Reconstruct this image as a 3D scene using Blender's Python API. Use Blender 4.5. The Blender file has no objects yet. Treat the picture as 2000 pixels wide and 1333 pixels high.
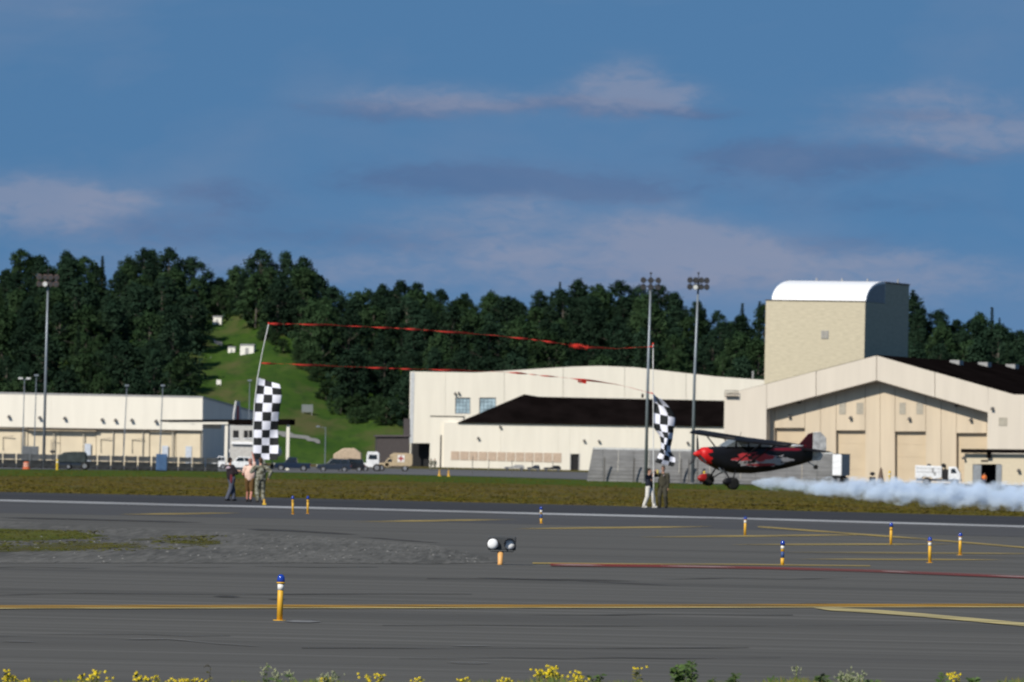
import bpy, bmesh, math, random
from mathutils import Vector, Matrix, Euler, noise
R = math.radians
random.seed(7)
scene = bpy.context.scene
col = scene.collection

# ------------------------------------------------------------------ camera
F = 14000.0            # focal length in units of the 2000 px wide frame
H = 1.86               # eye height above the flat airfield
cam_d = bpy.data.cameras.new('camera')
cam_d.sensor_width = 36.0
cam_d.lens = F / 2000.0 * 36.0
cam_d.clip_start = 0.5
cam_d.clip_end = 30000.0
cam_d.dof.use_dof = True           # focused short: the far field is a little soft, as in the photograph
cam_d.dof.focus_distance = 75.0
cam_d.dof.aperture_fstop = 10.0
cam = bpy.data.objects.new('camera', cam_d)
col.objects.link(cam)
PITCH = math.atan(236.5 / F)
ROLL = R(1.23)
CAMROT = Matrix.Rotation(math.pi / 2 + PITCH, 3, 'X') @ Matrix.Rotation(ROLL, 3, 'Z')
cam.matrix_world = Matrix.Translation((0, 0, H)) @ CAMROT.to_4x4()
scene.camera = cam

# ------------------------------------------------------------------ light
SUN_EL, SUN_AZ = R(38), R(216)          # azimuth clockwise from +Y
world = bpy.data.worlds.new('World')
scene.world = world
world.use_nodes = True
sun_d = bpy.data.lights.new('sun', 'SUN')
sun_d.energy = 5.0
sun_d.angle = R(0.5)
sun_d.color = (1.0, 0.93, 0.82)
sun = bpy.data.objects.new('sun', sun_d)
col.objects.link(sun)
sdir = Vector((math.sin(SUN_AZ) * math.cos(SUN_EL), math.cos(SUN_AZ) * math.cos(SUN_EL), math.sin(SUN_EL)))
sun.rotation_euler = sdir.to_track_quat('Z', 'Y').to_euler()
scene.view_settings.view_transform = 'Standard'
scene.view_settings.look = 'None'
scene.view_settings.gamma = 1.0
scene.view_settings.exposure = 0.0
scene.render.engine = 'CYCLES'
scene.cycles.max_bounces = 8
scene.cycles.volume_bounces = 8
scene.cycles.transparent_max_bounces = 8
scene.cycles.filter_width = 1.9

def ray(x, y):
    d = CAMROT @ Vector(((x - 1000.0) / F, -(y - 666.5) / F, -1.0))
    return d
def P(x, y, D):
    d = ray(x, y)
    return Vector((0, 0, H)) + d * (D / d.y)
def G(x, y, z=0.0):
    d = ray(x, y)
    t = (z - H) / d.z
    return Vector((0, 0, H)) + d * t
def proj(p):
    q = CAMROT.transposed() @ (Vector(p) - Vector((0, 0, H)))
    return 1000 + q.x / -q.z * F, 666.5 - q.y / -q.z * F

# ------------------------------------------------------------------ sky
def sky_nodes():
    nt = world.node_tree
    N, L = nt.nodes, nt.links
    for n in list(N): N.remove(n)
    out = N.new('ShaderNodeOutputWorld')
    bg = N.new('ShaderNodeBackground')
    bg.inputs['Strength'].default_value = SKY_STRENGTH
    L.new(bg.outputs[0], out.inputs[0])
    tc = N.new('ShaderNodeTexCoord')
    sky = N.new('ShaderNodeTexSky')
    sky.sky_type = 'NISHITA'
    sky.sun_disc = False
    sky.sun_elevation = SUN_EL
    sky.sun_rotation = SUN_AZ
    sky.air_density = 1.0
    sky.dust_density = 0.3
    sky.ozone_density = 3.0
    def math_(op, a, b=None, c=None):
        m = N.new('ShaderNodeMath'); m.operation = op
        for i, v in enumerate((a, b, c)):
            if v is None: continue
            if isinstance(v, (int, float)): m.inputs[i].default_value = v
            else: L.new(v, m.inputs[i])
        return m.outputs[0]
    sep = N.new('ShaderNodeSeparateXYZ'); L.new(tc.outputs['Generated'], sep.inputs[0])
    # the clear-air colour is read a little above each direction: clean northern air without a milky horizon
    cmb = N.new('ShaderNodeCombineXYZ')
    L.new(sep.outputs[0], cmb.inputs[0]); L.new(sep.outputs[1], cmb.inputs[1])
    zz = math_('ADD', math_('MULTIPLY', math_('ABSOLUTE', sep.outputs[2]), 0.8), SKY_LIFT)
    L.new(zz, cmb.inputs[2])
    nrm = N.new('ShaderNodeVectorMath'); nrm.operation = 'NORMALIZE'; L.new(cmb.outputs[0], nrm.inputs[0])
    L.new(nrm.outputs[0], sky.inputs[0])
    tint = N.new('ShaderNodeMix'); tint.data_type = 'RGBA'; tint.blend_type = 'MULTIPLY'
    tint.inputs[0].default_value = 1.0
    tint.inputs[7].default_value = SKY_TINT
    L.new(sky.outputs[0], tint.inputs[6])
    # clouds: soft cumulus and stratus, in world directions
    az = math_('DIVIDE', sep.outputs[0], math_('MAXIMUM', math_('ABSOLUTE', sep.outputs[1]), 0.05))
    el = sep.outputs[2]
    cv = N.new('ShaderNodeCombineXYZ')
    L.new(az, cv.inputs[0]); L.new(math_('MULTIPLY', el, 2.6), cv.inputs[1]); L.new(math_('MULTIPLY', sep.outputs[1], 0.02), cv.inputs[2])
    def nz(scale, det, dist=0.0, rough=0.55):
        n = N.new('ShaderNodeTexNoise'); n.inputs['Scale'].default_value = scale
        n.inputs['Detail'].default_value = det; n.inputs['Roughness'].default_value = rough
        n.inputs['Distortion'].default_value = dist
        L.new(cv.outputs[0], n.inputs['Vector']); return n.outputs[0]
    n1 = nz(60, 6, 0.4); n2 = nz(150, 5, 0.3)
    wob = math_('MULTIPLY', math_('SUBTRACT', n2, 0.5), 0.010)
    wob2 = math_('MULTIPLY', math_('SUBTRACT', n1, 0.5), 0.005)
    azw = math_('ADD', az, wob); elw = math_('ADD', el, wob2)
    blobs = [  # px x, px y, half width, half height, amount
        (790, 190, 130, 24, .34), (880, 210, 110, 20, .26), (1230, 160, 70, 36, .62), (1270, 185, 90, 22, .42), (1120, 208, 140, 14, .22),
        (1800, 190, 120, 20, .30), (1860, 262, 190, 28, .34), (1960, 285, 120, 34, .34), (1530, 310, 140, 22, .14),
        (50, 375, 95, 34, .52), (130, 410, 120, 30, .36), (230, 395, 60, 16, .30),
        (1000, 400, 70, 16, .28), (930, 440, 160, 32, .24), (1000, 500, 80, 16, .34),
        (1285, 455, 85, 36, .50), (1340, 490, 110, 26, .36), (1450, 485, 80, 24, .42), (1600, 520, 180, 26, .30), (1850, 545, 150, 30, .30), (1770, 500, 120, 14, .22),
        (650, 530, 200, 30, .34), (250, 520, 200, 40, .22), (1150, 540, 200, 24, .30), (1050, 470, 330, 55, .20), (1500, 545, 400, 45, .24), (1850, 220, 190, 45, .20), (1000, 200, 300, 32, .14), (60, 420, 190, 45, .22), (100, 14, 150, 16, .20), (500, 30, 160, 12, .10)]
    dark = [(780, 216, 150, 20, .55), (1150, 212, 190, 13, .50), (1280, 208, 90, 13, .45), (1530, 318, 150, 28, .55), (1830, 232, 150, 12, .40), (1760, 305, 240, 20, .40),
            (430, 385, 90, 24, .50), (850, 345, 170, 28, .55), (1060, 362, 150, 24, .45), (1250, 372, 110, 16, .35), (1620, 478, 130, 16, .35), (1330, 540, 220, 20, .35), (300, 450, 220, 24, .35), (780, 470, 170, 26, .30), (1700, 400, 260, 22, .25)]
    def gauss(lst):
        acc = None
        for (bx, by, w, h, a) in lst:
            d = ray(bx, by).normalized()
            u = math_('MULTIPLY', math_('SUBTRACT', azw, d.x / d.y), F / (w * 1.2))
            v = math_('MULTIPLY', math_('SUBTRACT', elw, d.z), F / (h * 1.25))
            rr = math_('ADD', math_('MULTIPLY', u, u), math_('MULTIPLY', v, v))
            g = math_('MULTIPLY', math_('POWER', 2.718, math_('MULTIPLY', rr, -0.8)), a)
            acc = g if acc is None else math_('ADD', acc, g)
        return acc
    n3 = nz(260, 6, 0.5, 0.6)
    def edge(acc, k, lo, hi, top):
        v = math_('MULTIPLY', acc, math_('ADD', 1.0, math_('MULTIPLY', math_('SUBTRACT', n3, 0.5), k)))
        r = N.new('ShaderNodeMapRange'); r.interpolation_type = 'SMOOTHSTEP'
        r.inputs[1].default_value = lo; r.inputs[2].default_value = hi; r.inputs[4].default_value = top
        L.new(v, r.inputs[0]); return r.outputs[0]
    bright = edge(gauss(blobs), 1.7, 0.02, 0.82, 0.64)
    shade = edge(gauss(dark), 1.6, 0.05, 0.60, 0.55)
    # broken cloud all round the sky
    ramp2 = N.new('ShaderNodeMapRange'); ramp2.inputs[1].default_value = 0.45; ramp2.inputs[2].default_value = 0.80; ramp2.inputs[4].default_value = 0.40
    L.new(nz(14, 6, 0.3), ramp2.inputs[0])
    mx0 = N.new('ShaderNodeMix'); mx0.data_type = 'RGBA'
    L.new(shade, mx0.inputs[0]); L.new(tint.outputs[2], mx0.inputs[6]); mx0.inputs[7].default_value = CLOUD_SHADE
    cloud = math_('MINIMUM', math_('ADD', bright, ramp2.outputs[0]), 0.85)
    mix = N.new('ShaderNodeMix'); mix.data_type = 'RGBA'
    L.new(cloud, mix.inputs[0]); L.new(mx0.outputs[2], mix.inputs[6])
    mix.inputs[7].default_value = CLOUD_COL
    L.new(mix.outputs[2], bg.inputs[0])
SKY_STRENGTH, SKY_LIFT = 0.1, 0.42
SKY_TINT = (0.70, 0.98, 1.04, 1)
CLOUD_COL = (2.6, 2.95, 4.1, 1)
CLOUD_SHADE = (0.72, 1.30, 2.75, 1)
sky_nodes()

# ------------------------------------------------------------------ helpers
def tag(o, label=None, cat=None, group=None, kind=None):
    if label: o['label'] = label
    if cat: o['category'] = cat
    if group: o['group'] = group
    if kind: o['kind'] = kind
    return o
def empty(name, loc=(0, 0, 0), rz=0.0, label=None, cat=None, group=None):
    o = bpy.data.objects.new(name, None)
    o.empty_display_size = 0.2
    col.objects.link(o)
    o.location = loc
    o.rotation_euler = (0, 0, rz)
    return tag(o, label, cat, group)
def copy_tree(o, parent=None):
    c = o.copy(); col.objects.link(c); c.parent = parent
    for ch in list(o.children): copy_tree(ch, c)
    return c

_m = {}
def mat(name, c, rough=0.7, metal=0.0, var=0.12, scale=3.0, spec=0.4, coat=0.0, bump=0.0, stretch=(1, 1, 1), c2=None, obj_var=0.0, lo=0.35, hi=0.65):
    if name in _m: return _m[name]
    m = bpy.data.materials.new(name); m.use_nodes = True
    N, L = m.node_tree.nodes, m.node_tree.links
    b = N['Principled BSDF']
    b.inputs['Roughness'].default_value = rough
    b.inputs['Metallic'].default_value = metal
    b.inputs['Specular IOR Level'].default_value = spec
    b.inputs['Coat Weight'].default_value = coat
    tc = N.new('ShaderNodeTexCoord'); mp = N.new('ShaderNodeMapping')
    mp.inputs['Scale'].default_value = stretch
    L.new(tc.outputs['Object'], mp.inputs[0])
    nz = N.new('ShaderNodeTexNoise'); nz.inputs['Scale'].default_value = scale; nz.inputs['Detail'].default_value = 5
    L.new(mp.outputs[0], nz.inputs['Vector'])
    rp = N.new('ShaderNodeMapRange'); rp.inputs[1].default_value = lo; rp.inputs[2].default_value = hi
    L.new(nz.outputs[0], rp.inputs[0])
    mx = N.new('ShaderNodeMix'); mx.data_type = 'RGBA'
    L.new(rp.outputs[0], mx.inputs[0])
    a = tuple(x * (1 - var) for x in c); d = tuple(c2) if c2 else tuple(min(1, x * (1 + var)) for x in c)
    mx.inputs[6].default_value = (*a, 1); mx.inputs[7].default_value = (*d, 1)
    last = mx.outputs[2]
    if obj_var:
        oi = N.new('ShaderNodeObjectInfo'); hs = N.new('ShaderNodeHueSaturation')
        r2 = N.new('ShaderNodeMapRange'); r2.inputs[3].default_value = 1 - obj_var; r2.inputs[4].default_value = 1 + obj_var
        L.new(oi.outputs['Random'], r2.inputs[0]); L.new(r2.outputs[0], hs.inputs['Value'])
        L.new(last, hs.inputs['Color']); last = hs.outputs[0]
    L.new(last, b.inputs['Base Color'])
    if bump:
        bp = N.new('ShaderNodeBump'); bp.inputs['Strength'].default_value = bump; bp.inputs['Distance'].default_value = 0.05
        L.new(nz.outputs[0], bp.inputs['Height']); L.new(bp.outputs[0], b.inputs['Normal'])
    _m[name] = m
    return m

class MB:
    def __init__(s): s.v, s.f, s.m = [], [], []
    def add(s, vs, fs, m=0):
        o = len(s.v); s.v += [tuple(p) for p in vs]
        s.f += [tuple(i + o for i in q) for q in fs]; s.m += [m] * len(fs)
        return s
    def box(s, x0, x1, y0, y1, z0, z1, m=0):
        vs = [(x, y, z) for x in (x0, x1) for y in (y0, y1) for z in (z0, z1)]
        return s.add(vs, [(0, 1, 3, 2), (4, 6, 7, 5), (0, 4, 5, 1), (2, 3, 7, 6), (0, 2, 6, 4), (1, 5, 7, 3)], m)
    def prism(s, pts, y0, y1, m=0):                    # pts: (x, z) outline, extruded along y
        n = len(pts)
        a = sum(pts[i][0] * pts[(i + 1) % n][1] - pts[(i + 1) % n][0] * pts[i][1] for i in range(n))
        if a < 0: pts = pts[::-1]
        vs = [(x, y0, z) for x, z in pts] + [(x, y1, z) for x, z in pts]
        fs = [tuple(range(n)), tuple(range(2 * n - 1, n - 1, -1))]
        fs += [(i, n + i, n + (i + 1) % n, (i + 1) % n) for i in range(n)]
        return s.add(vs, fs, m)
    def prism_x(s, pts, x0, x1, m=0):                  # pts: (y, z) outline, extruded along x
        n = len(pts)
        vs = [(x0, y, z) for y, z in pts] + [(x1, y, z) for y, z in pts]
        fs = [tuple(range(n)), tuple(range(2 * n - 1, n - 1, -1))]
        fs += [(i, n + i, n + (i + 1) % n, (i + 1) % n) for i in range(n)]
        return s.add(vs, fs, m)
    def tube(s, pts, rs, n=8, m=0, caps=True):
        pts = [Vector(p) for p in pts]
        if isinstance(rs, (int, float)): rs = [rs] * len(pts)
        vs, fs = [], []
        for i, p in enumerate(pts):
            t = (pts[min(i + 1, len(pts) - 1)] - pts[max(i - 1, 0)])
            t = t.normalized() if t.length > 1e-9 else Vector((0, 0, 1))
            ref = Vector((0, 0, 1)) if abs(t.z) < 0.9 else Vector((1, 0, 0))
            a = t.cross(ref).normalized(); b = t.cross(a)
            for k in range(n):
                w = 2 * math.pi * k / n
                vs.append(p + (a * math.cos(w) + b * math.sin(w)) * rs[i])
        for i in range(len(pts) - 1):
            for k in range(n):
                fs.append((i * n + k, i * n + (k + 1) % n, (i + 1) * n + (k + 1) % n, (i + 1) * n + k))
        if caps:
            fs.append(tuple(range(n))[::-1]); fs.append(tuple(range((len(pts) - 1) * n, len(pts) * n)))
        return s.add(vs, fs, m)
    def ball(s, c, r, nu=10, nv=7, m=0, rot=None):
        if isinstance(r, (int, float)): r = (r, r, r)
        vs, fs = [], []
        for j in range(nv + 1):
            th = math.pi * j / nv
            for i in range(nu):
                ph = 2 * math.pi * i / nu
                q = Vector((r[0] * math.sin(th) * math.cos(ph), r[1] * math.sin(th) * math.sin(ph), r[2] * math.cos(th)))
                if rot: q = rot @ q
                vs.append(Vector(c) + q)
        for j in range(nv):
            for i in range(nu):
                fs.append((j * nu + i, (j + 1) * nu + i, (j + 1) * nu + (i + 1) % nu, j * nu + (i + 1) % nu))
        return s.add(vs, fs, m)
    def capsule(s, a, ra, b, rb, n=12):
        a, b = Vector(a), Vector(b); d = (b - a); ln = max(d.length, 1e-5); d = d / ln
        pts, rs = [], []
        for k in range(5):
            w = math.pi / 2 * k / 4
            pts.append(a - d * ra * math.cos(w)); rs.append(max(ra * math.sin(w), 0.001))
        for k in range(5):
            w = math.pi / 2 * k / 4
            pts.append(b + d * rb * math.sin(w)); rs.append(max(rb * math.cos(w), 0.001))
        return s.tube(pts, rs, n)
    def loft(s, secs, m=0, caps=True):
        n = len(secs[0]); vs = [p for q in secs for p in q]; fs = []
        for i in range(len(secs) - 1):
            for k in range(n):
                fs.append((i * n + k, i * n + (k + 1) % n, (i + 1) * n + (k + 1) % n, (i + 1) * n + k))
        if caps:
            fs.append(tuple(range(n))[::-1]); fs.append(tuple(range((len(secs) - 1) * n, len(secs) * n)))
        return s.add(vs, fs, m)
    def mesh(s, name, mats, smooth=False):
        me = bpy.data.meshes.new(name)
        me.from_pydata(s.v, [], s.f)
        for mm in (mats if isinstance(mats, (list, tuple)) else [mats]): me.materials.append(mm)
        me.polygons.foreach_set('material_index', s.m)
        if smooth: me.polygons.foreach_set('use_smooth', [True] * len(s.f))
        bm = bmesh.new(); bm.from_mesh(me); bmesh.ops.recalc_face_normals(bm, faces=bm.faces); bm.to_mesh(me); bm.free()
        me.update()
        return me
    def build(s, name, mats, parent=None, smooth=False, label=None, cat=None, group=None, kind=None, bevel=0):
        o = bpy.data.objects.new(name, s.mesh(name, mats, smooth))
        col.objects.link(o); o.parent = parent
        if bevel:
            bv = o.modifiers.new('bevel', 'BEVEL'); bv.width = bevel; bv.segments = 2; bv.limit_method = 'ANGLE'
        return tag(o, label, cat, group, kind)

class Fr:
    """local frame of a building: x along the front, y into depth, z up"""
    def __init__(s, xpx, D, phi, z=0.0):
        s.phi = R(phi); s.c, s.s = math.cos(s.phi), math.sin(s.phi)
        p = P(xpx, 900, D); s.o = Vector((p.x, p.y, z))
    def uv(s, x, y, ly=0.0):
        d = ray(x, y); n = Vector((s.s, s.c, 0))
        q = s.o + n * ly
        c0 = Vector((0, 0, H))
        t = (q - c0).dot(n) / d.dot(n)
        p = c0 + d * t - s.o
        return p.x * s.c - p.y * s.s, p.z
    def poly(s, pts, ly=0.0): return [s.uv(x, y, ly) for x, y in pts]
    def rect(s, x0, y0, x1, y1, ly=0.0):
        a = s.uv(x0, y0, ly); b = s.uv(x1, y1, ly)
        # keep plumb sides: use the middle rows for x
        xm0 = s.uv(x0, (y0 + y1) / 2, ly)[0]; xm1 = s.uv(x1, (y0 + y1) / 2, ly)[0]
        zt = s.uv((x0 + x1) / 2, y0, ly)[1]; zb = s.uv((x0 + x1) / 2, y1, ly)[1]
        return xm0, xm1, zb, zt
    def root(s, name, label, cat, group=None):
        return empty(name, s.o, -s.phi, label, cat, group)
def lerp_px(pts, x):
    for (a, b), (c, d) in zip(pts, pts[1:]):
        if a <= x <= c: return b + (d - b) * (x - a) / max(c - a, 1e-9)
    return pts[0][1] if x < pts[0][0] else pts[-1][1]
def sstep(a, b, x):
    t = min(1, max(0, (x - a) / (b - a))); return t * t * (3 - 2 * t)

# ------------------------------------------------------------------ ground materials
def layered(name, cols, s1, s2, st1, st2, rough=0.9, w=(0.35, 0.65), bump=0.0, s3=None, c3=None, st3=(1, 1, 1), w3=(0.55, 0.7), wear=None, spec=0.05):
    """two colours mixed by stretched noise, a third laid over by patches"""
    m = bpy.data.materials.new(name); m.use_nodes = True
    N, L = m.node_tree.nodes, m.node_tree.links
    b = N['Principled BSDF']; b.inputs['Roughness'].default_value = rough; b.inputs['Specular IOR Level'].default_value = spec
    tc = N.new('ShaderNodeTexCoord')
    def nz(scale, st, det=6):
        mp = N.new('ShaderNodeMapping'); mp.inputs['Scale'].default_value = st; L.new(tc.outputs['Object'], mp.inputs[0])
        n = N.new('ShaderNodeTexNoise'); n.inputs['Scale'].default_value = scale; n.inputs['Detail'].default_value = det
        n.inputs['Roughness'].default_value = 0.6
        L.new(mp.outputs[0], n.inputs['Vector']); return n.outputs[0]
    def mr(v, a, c):
        r = N.new('ShaderNodeMapRange'); r.inputs[1].default_value = a; r.inputs[2].default_value = c; L.new(v, r.inputs[0]); return r.outputs[0]
    def mix(f, a, c):
        x = N.new('ShaderNodeMix'); x.data_type = 'RGBA'; L.new(f, x.inputs[0])
        for i, q in ((6, a), (7, c)):
            if isinstance(q, tuple): x.inputs[i].default_value = (*q, 1)
            else: L.new(q, x.inputs[i])
        return x.outputs[2]
    n1 = nz(s1, st1); n2 = nz(s2, st2)
    base = mix(mr(n1, *w), cols[0], cols[1])
    base = mix(mr(n2, 0.45, 0.75), base, cols[2])
    if s3: base = mix(mr(nz(s3, st3, 4), *w3), base, c3)
    L.new(base, b.inputs['Base Color'])
    if wear:      # worn paint: bare asphalt shows through
        tr = N.new('ShaderNodeBsdfTransparent'); ms = N.new('ShaderNodeMixShader')
        w1 = mr(nz(wear[0], wear[1], 5), wear[2], wear[3])
        L.new(w1, ms.inputs[0]); L.new(b.outputs[0], ms.inputs[1]); L.new(tr.outputs[0], ms.inputs[2])
        L.new(ms.outputs[0], N['Material Output'].inputs[0])
    if bump:
        bp = N.new('ShaderNodeBump'); bp.inputs['Strength'].default_value = bump; bp.inputs['Distance'].default_value = 0.1
        L.new(n2, bp.inputs['Height']); L.new(bp.outputs[0], b.inputs['Normal'])
    return m
M_field = layered('field_grass', [(.078, .065, .012), (.100, .074, .022), (.056, .066, .007)], 0.30, 0.9, (.25, .05, 1), (.5, .06, 1), w=(.38, .6), s3=.16, c3=(.105, .084, .034), st3=(.25, .06, 1), w3=(.5, .66))
M_green = layered('green_grass', [(.040, .075, .004), (.056, .084, .008), (.052, .056, .010)], 0.3, 0.6, (.3, .06, 1), (.4, .08, 1))
M_asph = layered('asphalt', [(.082, .081, .076), (.100, .098, .092), (.134, .132, .125)], 0.35, 1.6, (.03, .5, 1), (.012, .7, 1), s3=.22, c3=(.070, .069, .066), st3=(.04, .5, 1), w3=(.53, .70))
M_asph2 = layered('runway_asphalt', [(.066, .067, .070), (.075, .076, .080), (.086, .086, .088)], 0.2, 1.0, (.02, .08, 1), (.02, .1, 1))
M_asphd = layered('dark_asphalt', [(.040, .041, .046), (.048, .050, .054), (.058, .059, .062)], 0.2, 1.0, (.02, .1, 1), (.02, .1, 1))
M_apron = layered('apron_concrete', [(.11, .112, .118), (.125, .127, .132), (.10, .10, .104)], 0.1, 0.5, (.05, .05, 1), (.1, .05, 1))
M_gravel = layered('gravel', [(.078, .077, .072), (.115, .113, .105), (.155, .152, .142)], 1.0, 7.0, (.4, .06, 1), (1, .03, 1), w=(.4, .6), s3=12, c3=(.060, .059, .055), st3=(1, .03, 1), w3=(.55, .66))
M_hill = layered('hill_grass', [(.030, .068, .010), (.050, .092, .016), (.022, .050, .012)], 0.10, 0.5, (1, .4, 1), (1, .3, 1), s3=.09, c3=(.085, .085, .034), st3=(1, .4, 1), w3=(.5, .68), bump=.6)
M_yel = layered('yellow_paint', [(.36, .20, .035), (.30, .18, .04), (.20, .14, .06)], 0.6, 1.6, (.06, .4, 1), (.05, .4, 1), wear=(1.4, (.05, .8, 1), .40, .78))
M_yelp = layered('pale_yellow_paint', [(.50, .42, .20), (.42, .36, .18), (.28, .25, .15)], 0.6, 1.6, (.1, .4, 1), (.2, .4, 1), wear=(1.2, (.25, .8, 1), .48, .80))
M_yelw = layered('worn_yellow_paint', [(.36, .27, .09), (.28, .22, .09), (.16, .14, .09)], 0.5, 0.9, (.05, .3, 1), (.05, .3, 1), wear=(.5, (.12, .3, 1), .44, .74))
M_wht = layered('white_paint', [(.42, .43, .44), (.33, .34, .35), (.22, .22, .23)], 0.3, 0.7, (.12, .3, 1), (.16, .3, 1), wear=(.5, (.22, .2, 1), .46, .78))
M_red = layered('red_paint', [(.26, .045, .040), (.20, .040, .038), (.13, .06, .06)], 0.4, 0.9, (.12, .3, 1), (.12, .3, 1), wear=(.5, (.16, .3, 1), .34, .70))

# ------------------------------------------------------------------ ground sheets
def gz(y): return 0.0 if y < 950 else min(1.0, (y - 950) / 300.0) * 0.7
def grid(name, xs, ys, zf, m, kind='structure', smooth=False):
    b = MB(); n = len(xs)
    vs = [(x, y, zf(x, y)) for y in ys for x in xs]
    fs = [(j * n + i, j * n + i + 1, (j + 1) * n + i + 1, (j + 1) * n + i) for j in range(len(ys) - 1) for i in range(n - 1)]
    b.add(vs, fs)
    return b.build(name, m, kind=kind, smooth=smooth)
grid('ground', [-5000, -800, -200, 0, 200, 800, 5000], [-300, 0, 100, 300, 600, 950, 1250, 1700, 9000], lambda x, y: gz(y), M_field)
def sheet(name, near, far, z, m, kind='structure', seg=24, parent=None):
    """surface between two edge lines given as ground points"""
    def samp(pts, t):
        n = len(pts) - 1; k = min(int(t * n), n - 1); u = t * n - k
        return pts[k].lerp(pts[k + 1], u)
    b = MB(); vs = []
    for i in range(seg + 1):
        t = i / seg
        for p in (samp(near, t), samp(far, t)): vs.append((p.x, p.y, gz(p.y) + z))
    fs = [(2 * i, 2 * i + 2, 2 * i + 3, 2 * i + 1) for i in range(seg)]
    b.add(vs, fs)
    o = b.build(name, m, parent, kind=None if parent else kind)
    return o
def ext(pts, a=60, b=60):
    """carry an edge line on past both ends of the view"""
    d0 = (pts[0] - pts[1]).normalized(); d1 = (pts[-1] - pts[-2]).normalized()
    return [pts[0] + d0 * a] + pts + [pts[-1] + d1 * b]
def GL(*pp): return [G(x, y) for x, y in pp]
nearW = ext(GL((0, 1008), (700, 1026), (1400, 1044), (2000, 1060)), 300, 300)
whiteN = ext(GL((0, 980.5), (700, 997), (1400, 1014.5), (2000, 1031)), 300, 300)
whiteF = ext(GL((0, 976.5), (700, 993.5), (1400, 1011), (2000, 1027.5)), 300, 300)
grassN = ext(GL((0, 961.5), (600, 974), (1250, 990.5), (2000, 1010)), 300, 300)
apron0 = ext(GL((0, 917), (330, 920), (700, 926), (1000, 933), (1150, 938), (1350, 946), (1650, 950), (2000, 956)), 300, 300)
# taxiway: from under the verge to the runway edge
b = MB()
tn = [Vector((-400, 47.5, 0)), Vector((400, 47.5, 0))]
sheet('taxiway', [Vector((p.x, 46.8, 0)) for p in whiteN], whiteN, .004, M_asph, seg=60)
sheet('runway', [Vector((p.x, p.y, 0)) for p in whiteN], grassN, .008, M_asphd, seg=40)
sheet('apron', apron0, [Vector((-700, 1338, 0)), Vector((-300, 1338, 0)), Vector((0, 1338, 0)), Vector((300, 1338, 0)), Vector((700, 1338, 0))], .04, M_apron, seg=48)
sheet('green_verge', ext(GL((0, 930), (330, 932), (700, 939), (1000, 945), (1350, 956), (2000, 968)), 300, 300), apron0, .006, M_green, seg=48)
sheet('runway_shoulder', ext(GL((0, 1003), (700, 1017), (1400, 1034), (2000, 1050)), 300, 300), [p.copy() for p in whiteN], .006, M_asph2, seg=40)
# gravel island with grass
isl_n = ext(GL((0, 1101), (300, 1101), (600, 1101), (850, 1103), (985, 1100)), 120, 0)[:-1]
isl_f = ext(GL((0, 1018), (300, 1034), (600, 1047), (850, 1066), (985, 1098)), 120, 0)[:-1]
sheet('gravel_island', isl_n, isl_f, .010, M_gravel, seg=48)
# painted lines
def line(name, pts_px, wpx, m, z=.014, taper=False):
    if taper:
        (xa, ya), (xb, yb), (xc, yc), (xd, yd) = pts_px[0], pts_px[1], pts_px[-2], pts_px[-1]
        pts_px = [(xa, ya), (xa + (xb - xa) * .3, ya + (yb - ya) * .3)] + pts_px[1:-1] + [(xd + (xc - xd) * .3, yd + (yc - yd) * .3), (xd, yd)]
        ww = [.15] + [wpx] * (len(pts_px) - 2) + [.15]
    else: ww = [wpx] * len(pts_px)
    near = [G(x, y + w_ / 2) for (x, y), w_ in zip(pts_px, ww)]; far = [G(x, y - w_ / 2) for (x, y), w_ in zip(pts_px, ww)]
    return sheet(name, near, far, z, m, seg=max(8, 6 * len(pts_px)))
sheet('runway_edge_line', whiteN, whiteF, .014, M_wht, seg=60)
line('taxiway_edge_line', [(-60, 1187.5), (500, 1186.5), (1000, 1186), (1500, 1185), (2060, 1184)], 6.0, M_yel)
line('taxiway_edge_line', [(-60, 1191), (500, 1190), (1000, 1189.5), (1500, 1188.5), (2060, 1187.5)], 1.6, M_yelp, .015)
line('taxiway_centre_line', [(1590, 1190), (1700, 1196), (1800, 1204), (1900, 1213), (2060, 1228)], 7.0, M_yelp, .016, True)
for a in [((235, 1006), (470, 1003)), ((690, 1020.5), (1010, 1015.5)), ((1005, 1034), (1390, 1029.5)), ((1250, 1050.5), (1700, 1045.5)),
          ((1430, 1065), (1860, 1064)), ((1540, 1080), (2060, 1083)), ((1560, 1093.5), (1960, 1095))]:
    line('taxiway_guide_line', list(a), 2.8, M_yelw, .014, True)
line('taxiway_guide_line', [(1480, 1030), (1640, 1042), (1800, 1054), (1920, 1064), (2060, 1076)], 2.6, M_yelw, .018)
line('holding_line', [(1040, 1101.5), (1250, 1103), (1450, 1104), (1700, 1107)], 2.2, M_yelw)
M_dash = layered('faded_white_paint', [(.40, .33, .32), (.32, .25, .25), (.22, .15, .15)], 0.3, 0.7, (.12, .3, 1), (.16, .3, 1), wear=(.5, (.22, .2, 1), .34, .72))
rd = [(1075, 1105.5), (1300, 1108), (1500, 1111.5), (1700, 1117), (2060, 1132)]
line('red_boundary_line', rd, 5.0, M_red, .020)
for k, (x0, x1) in enumerate([(1080, 1180), (1290, 1440), (1720, 1780), (1930, 2060)]):
    line('white_boundary_dash', [(x0, lerp_px(rd, x0) + .2), (x1, lerp_px(rd, x1) + .2)], 2.2, M_dash, .024, True)
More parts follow.
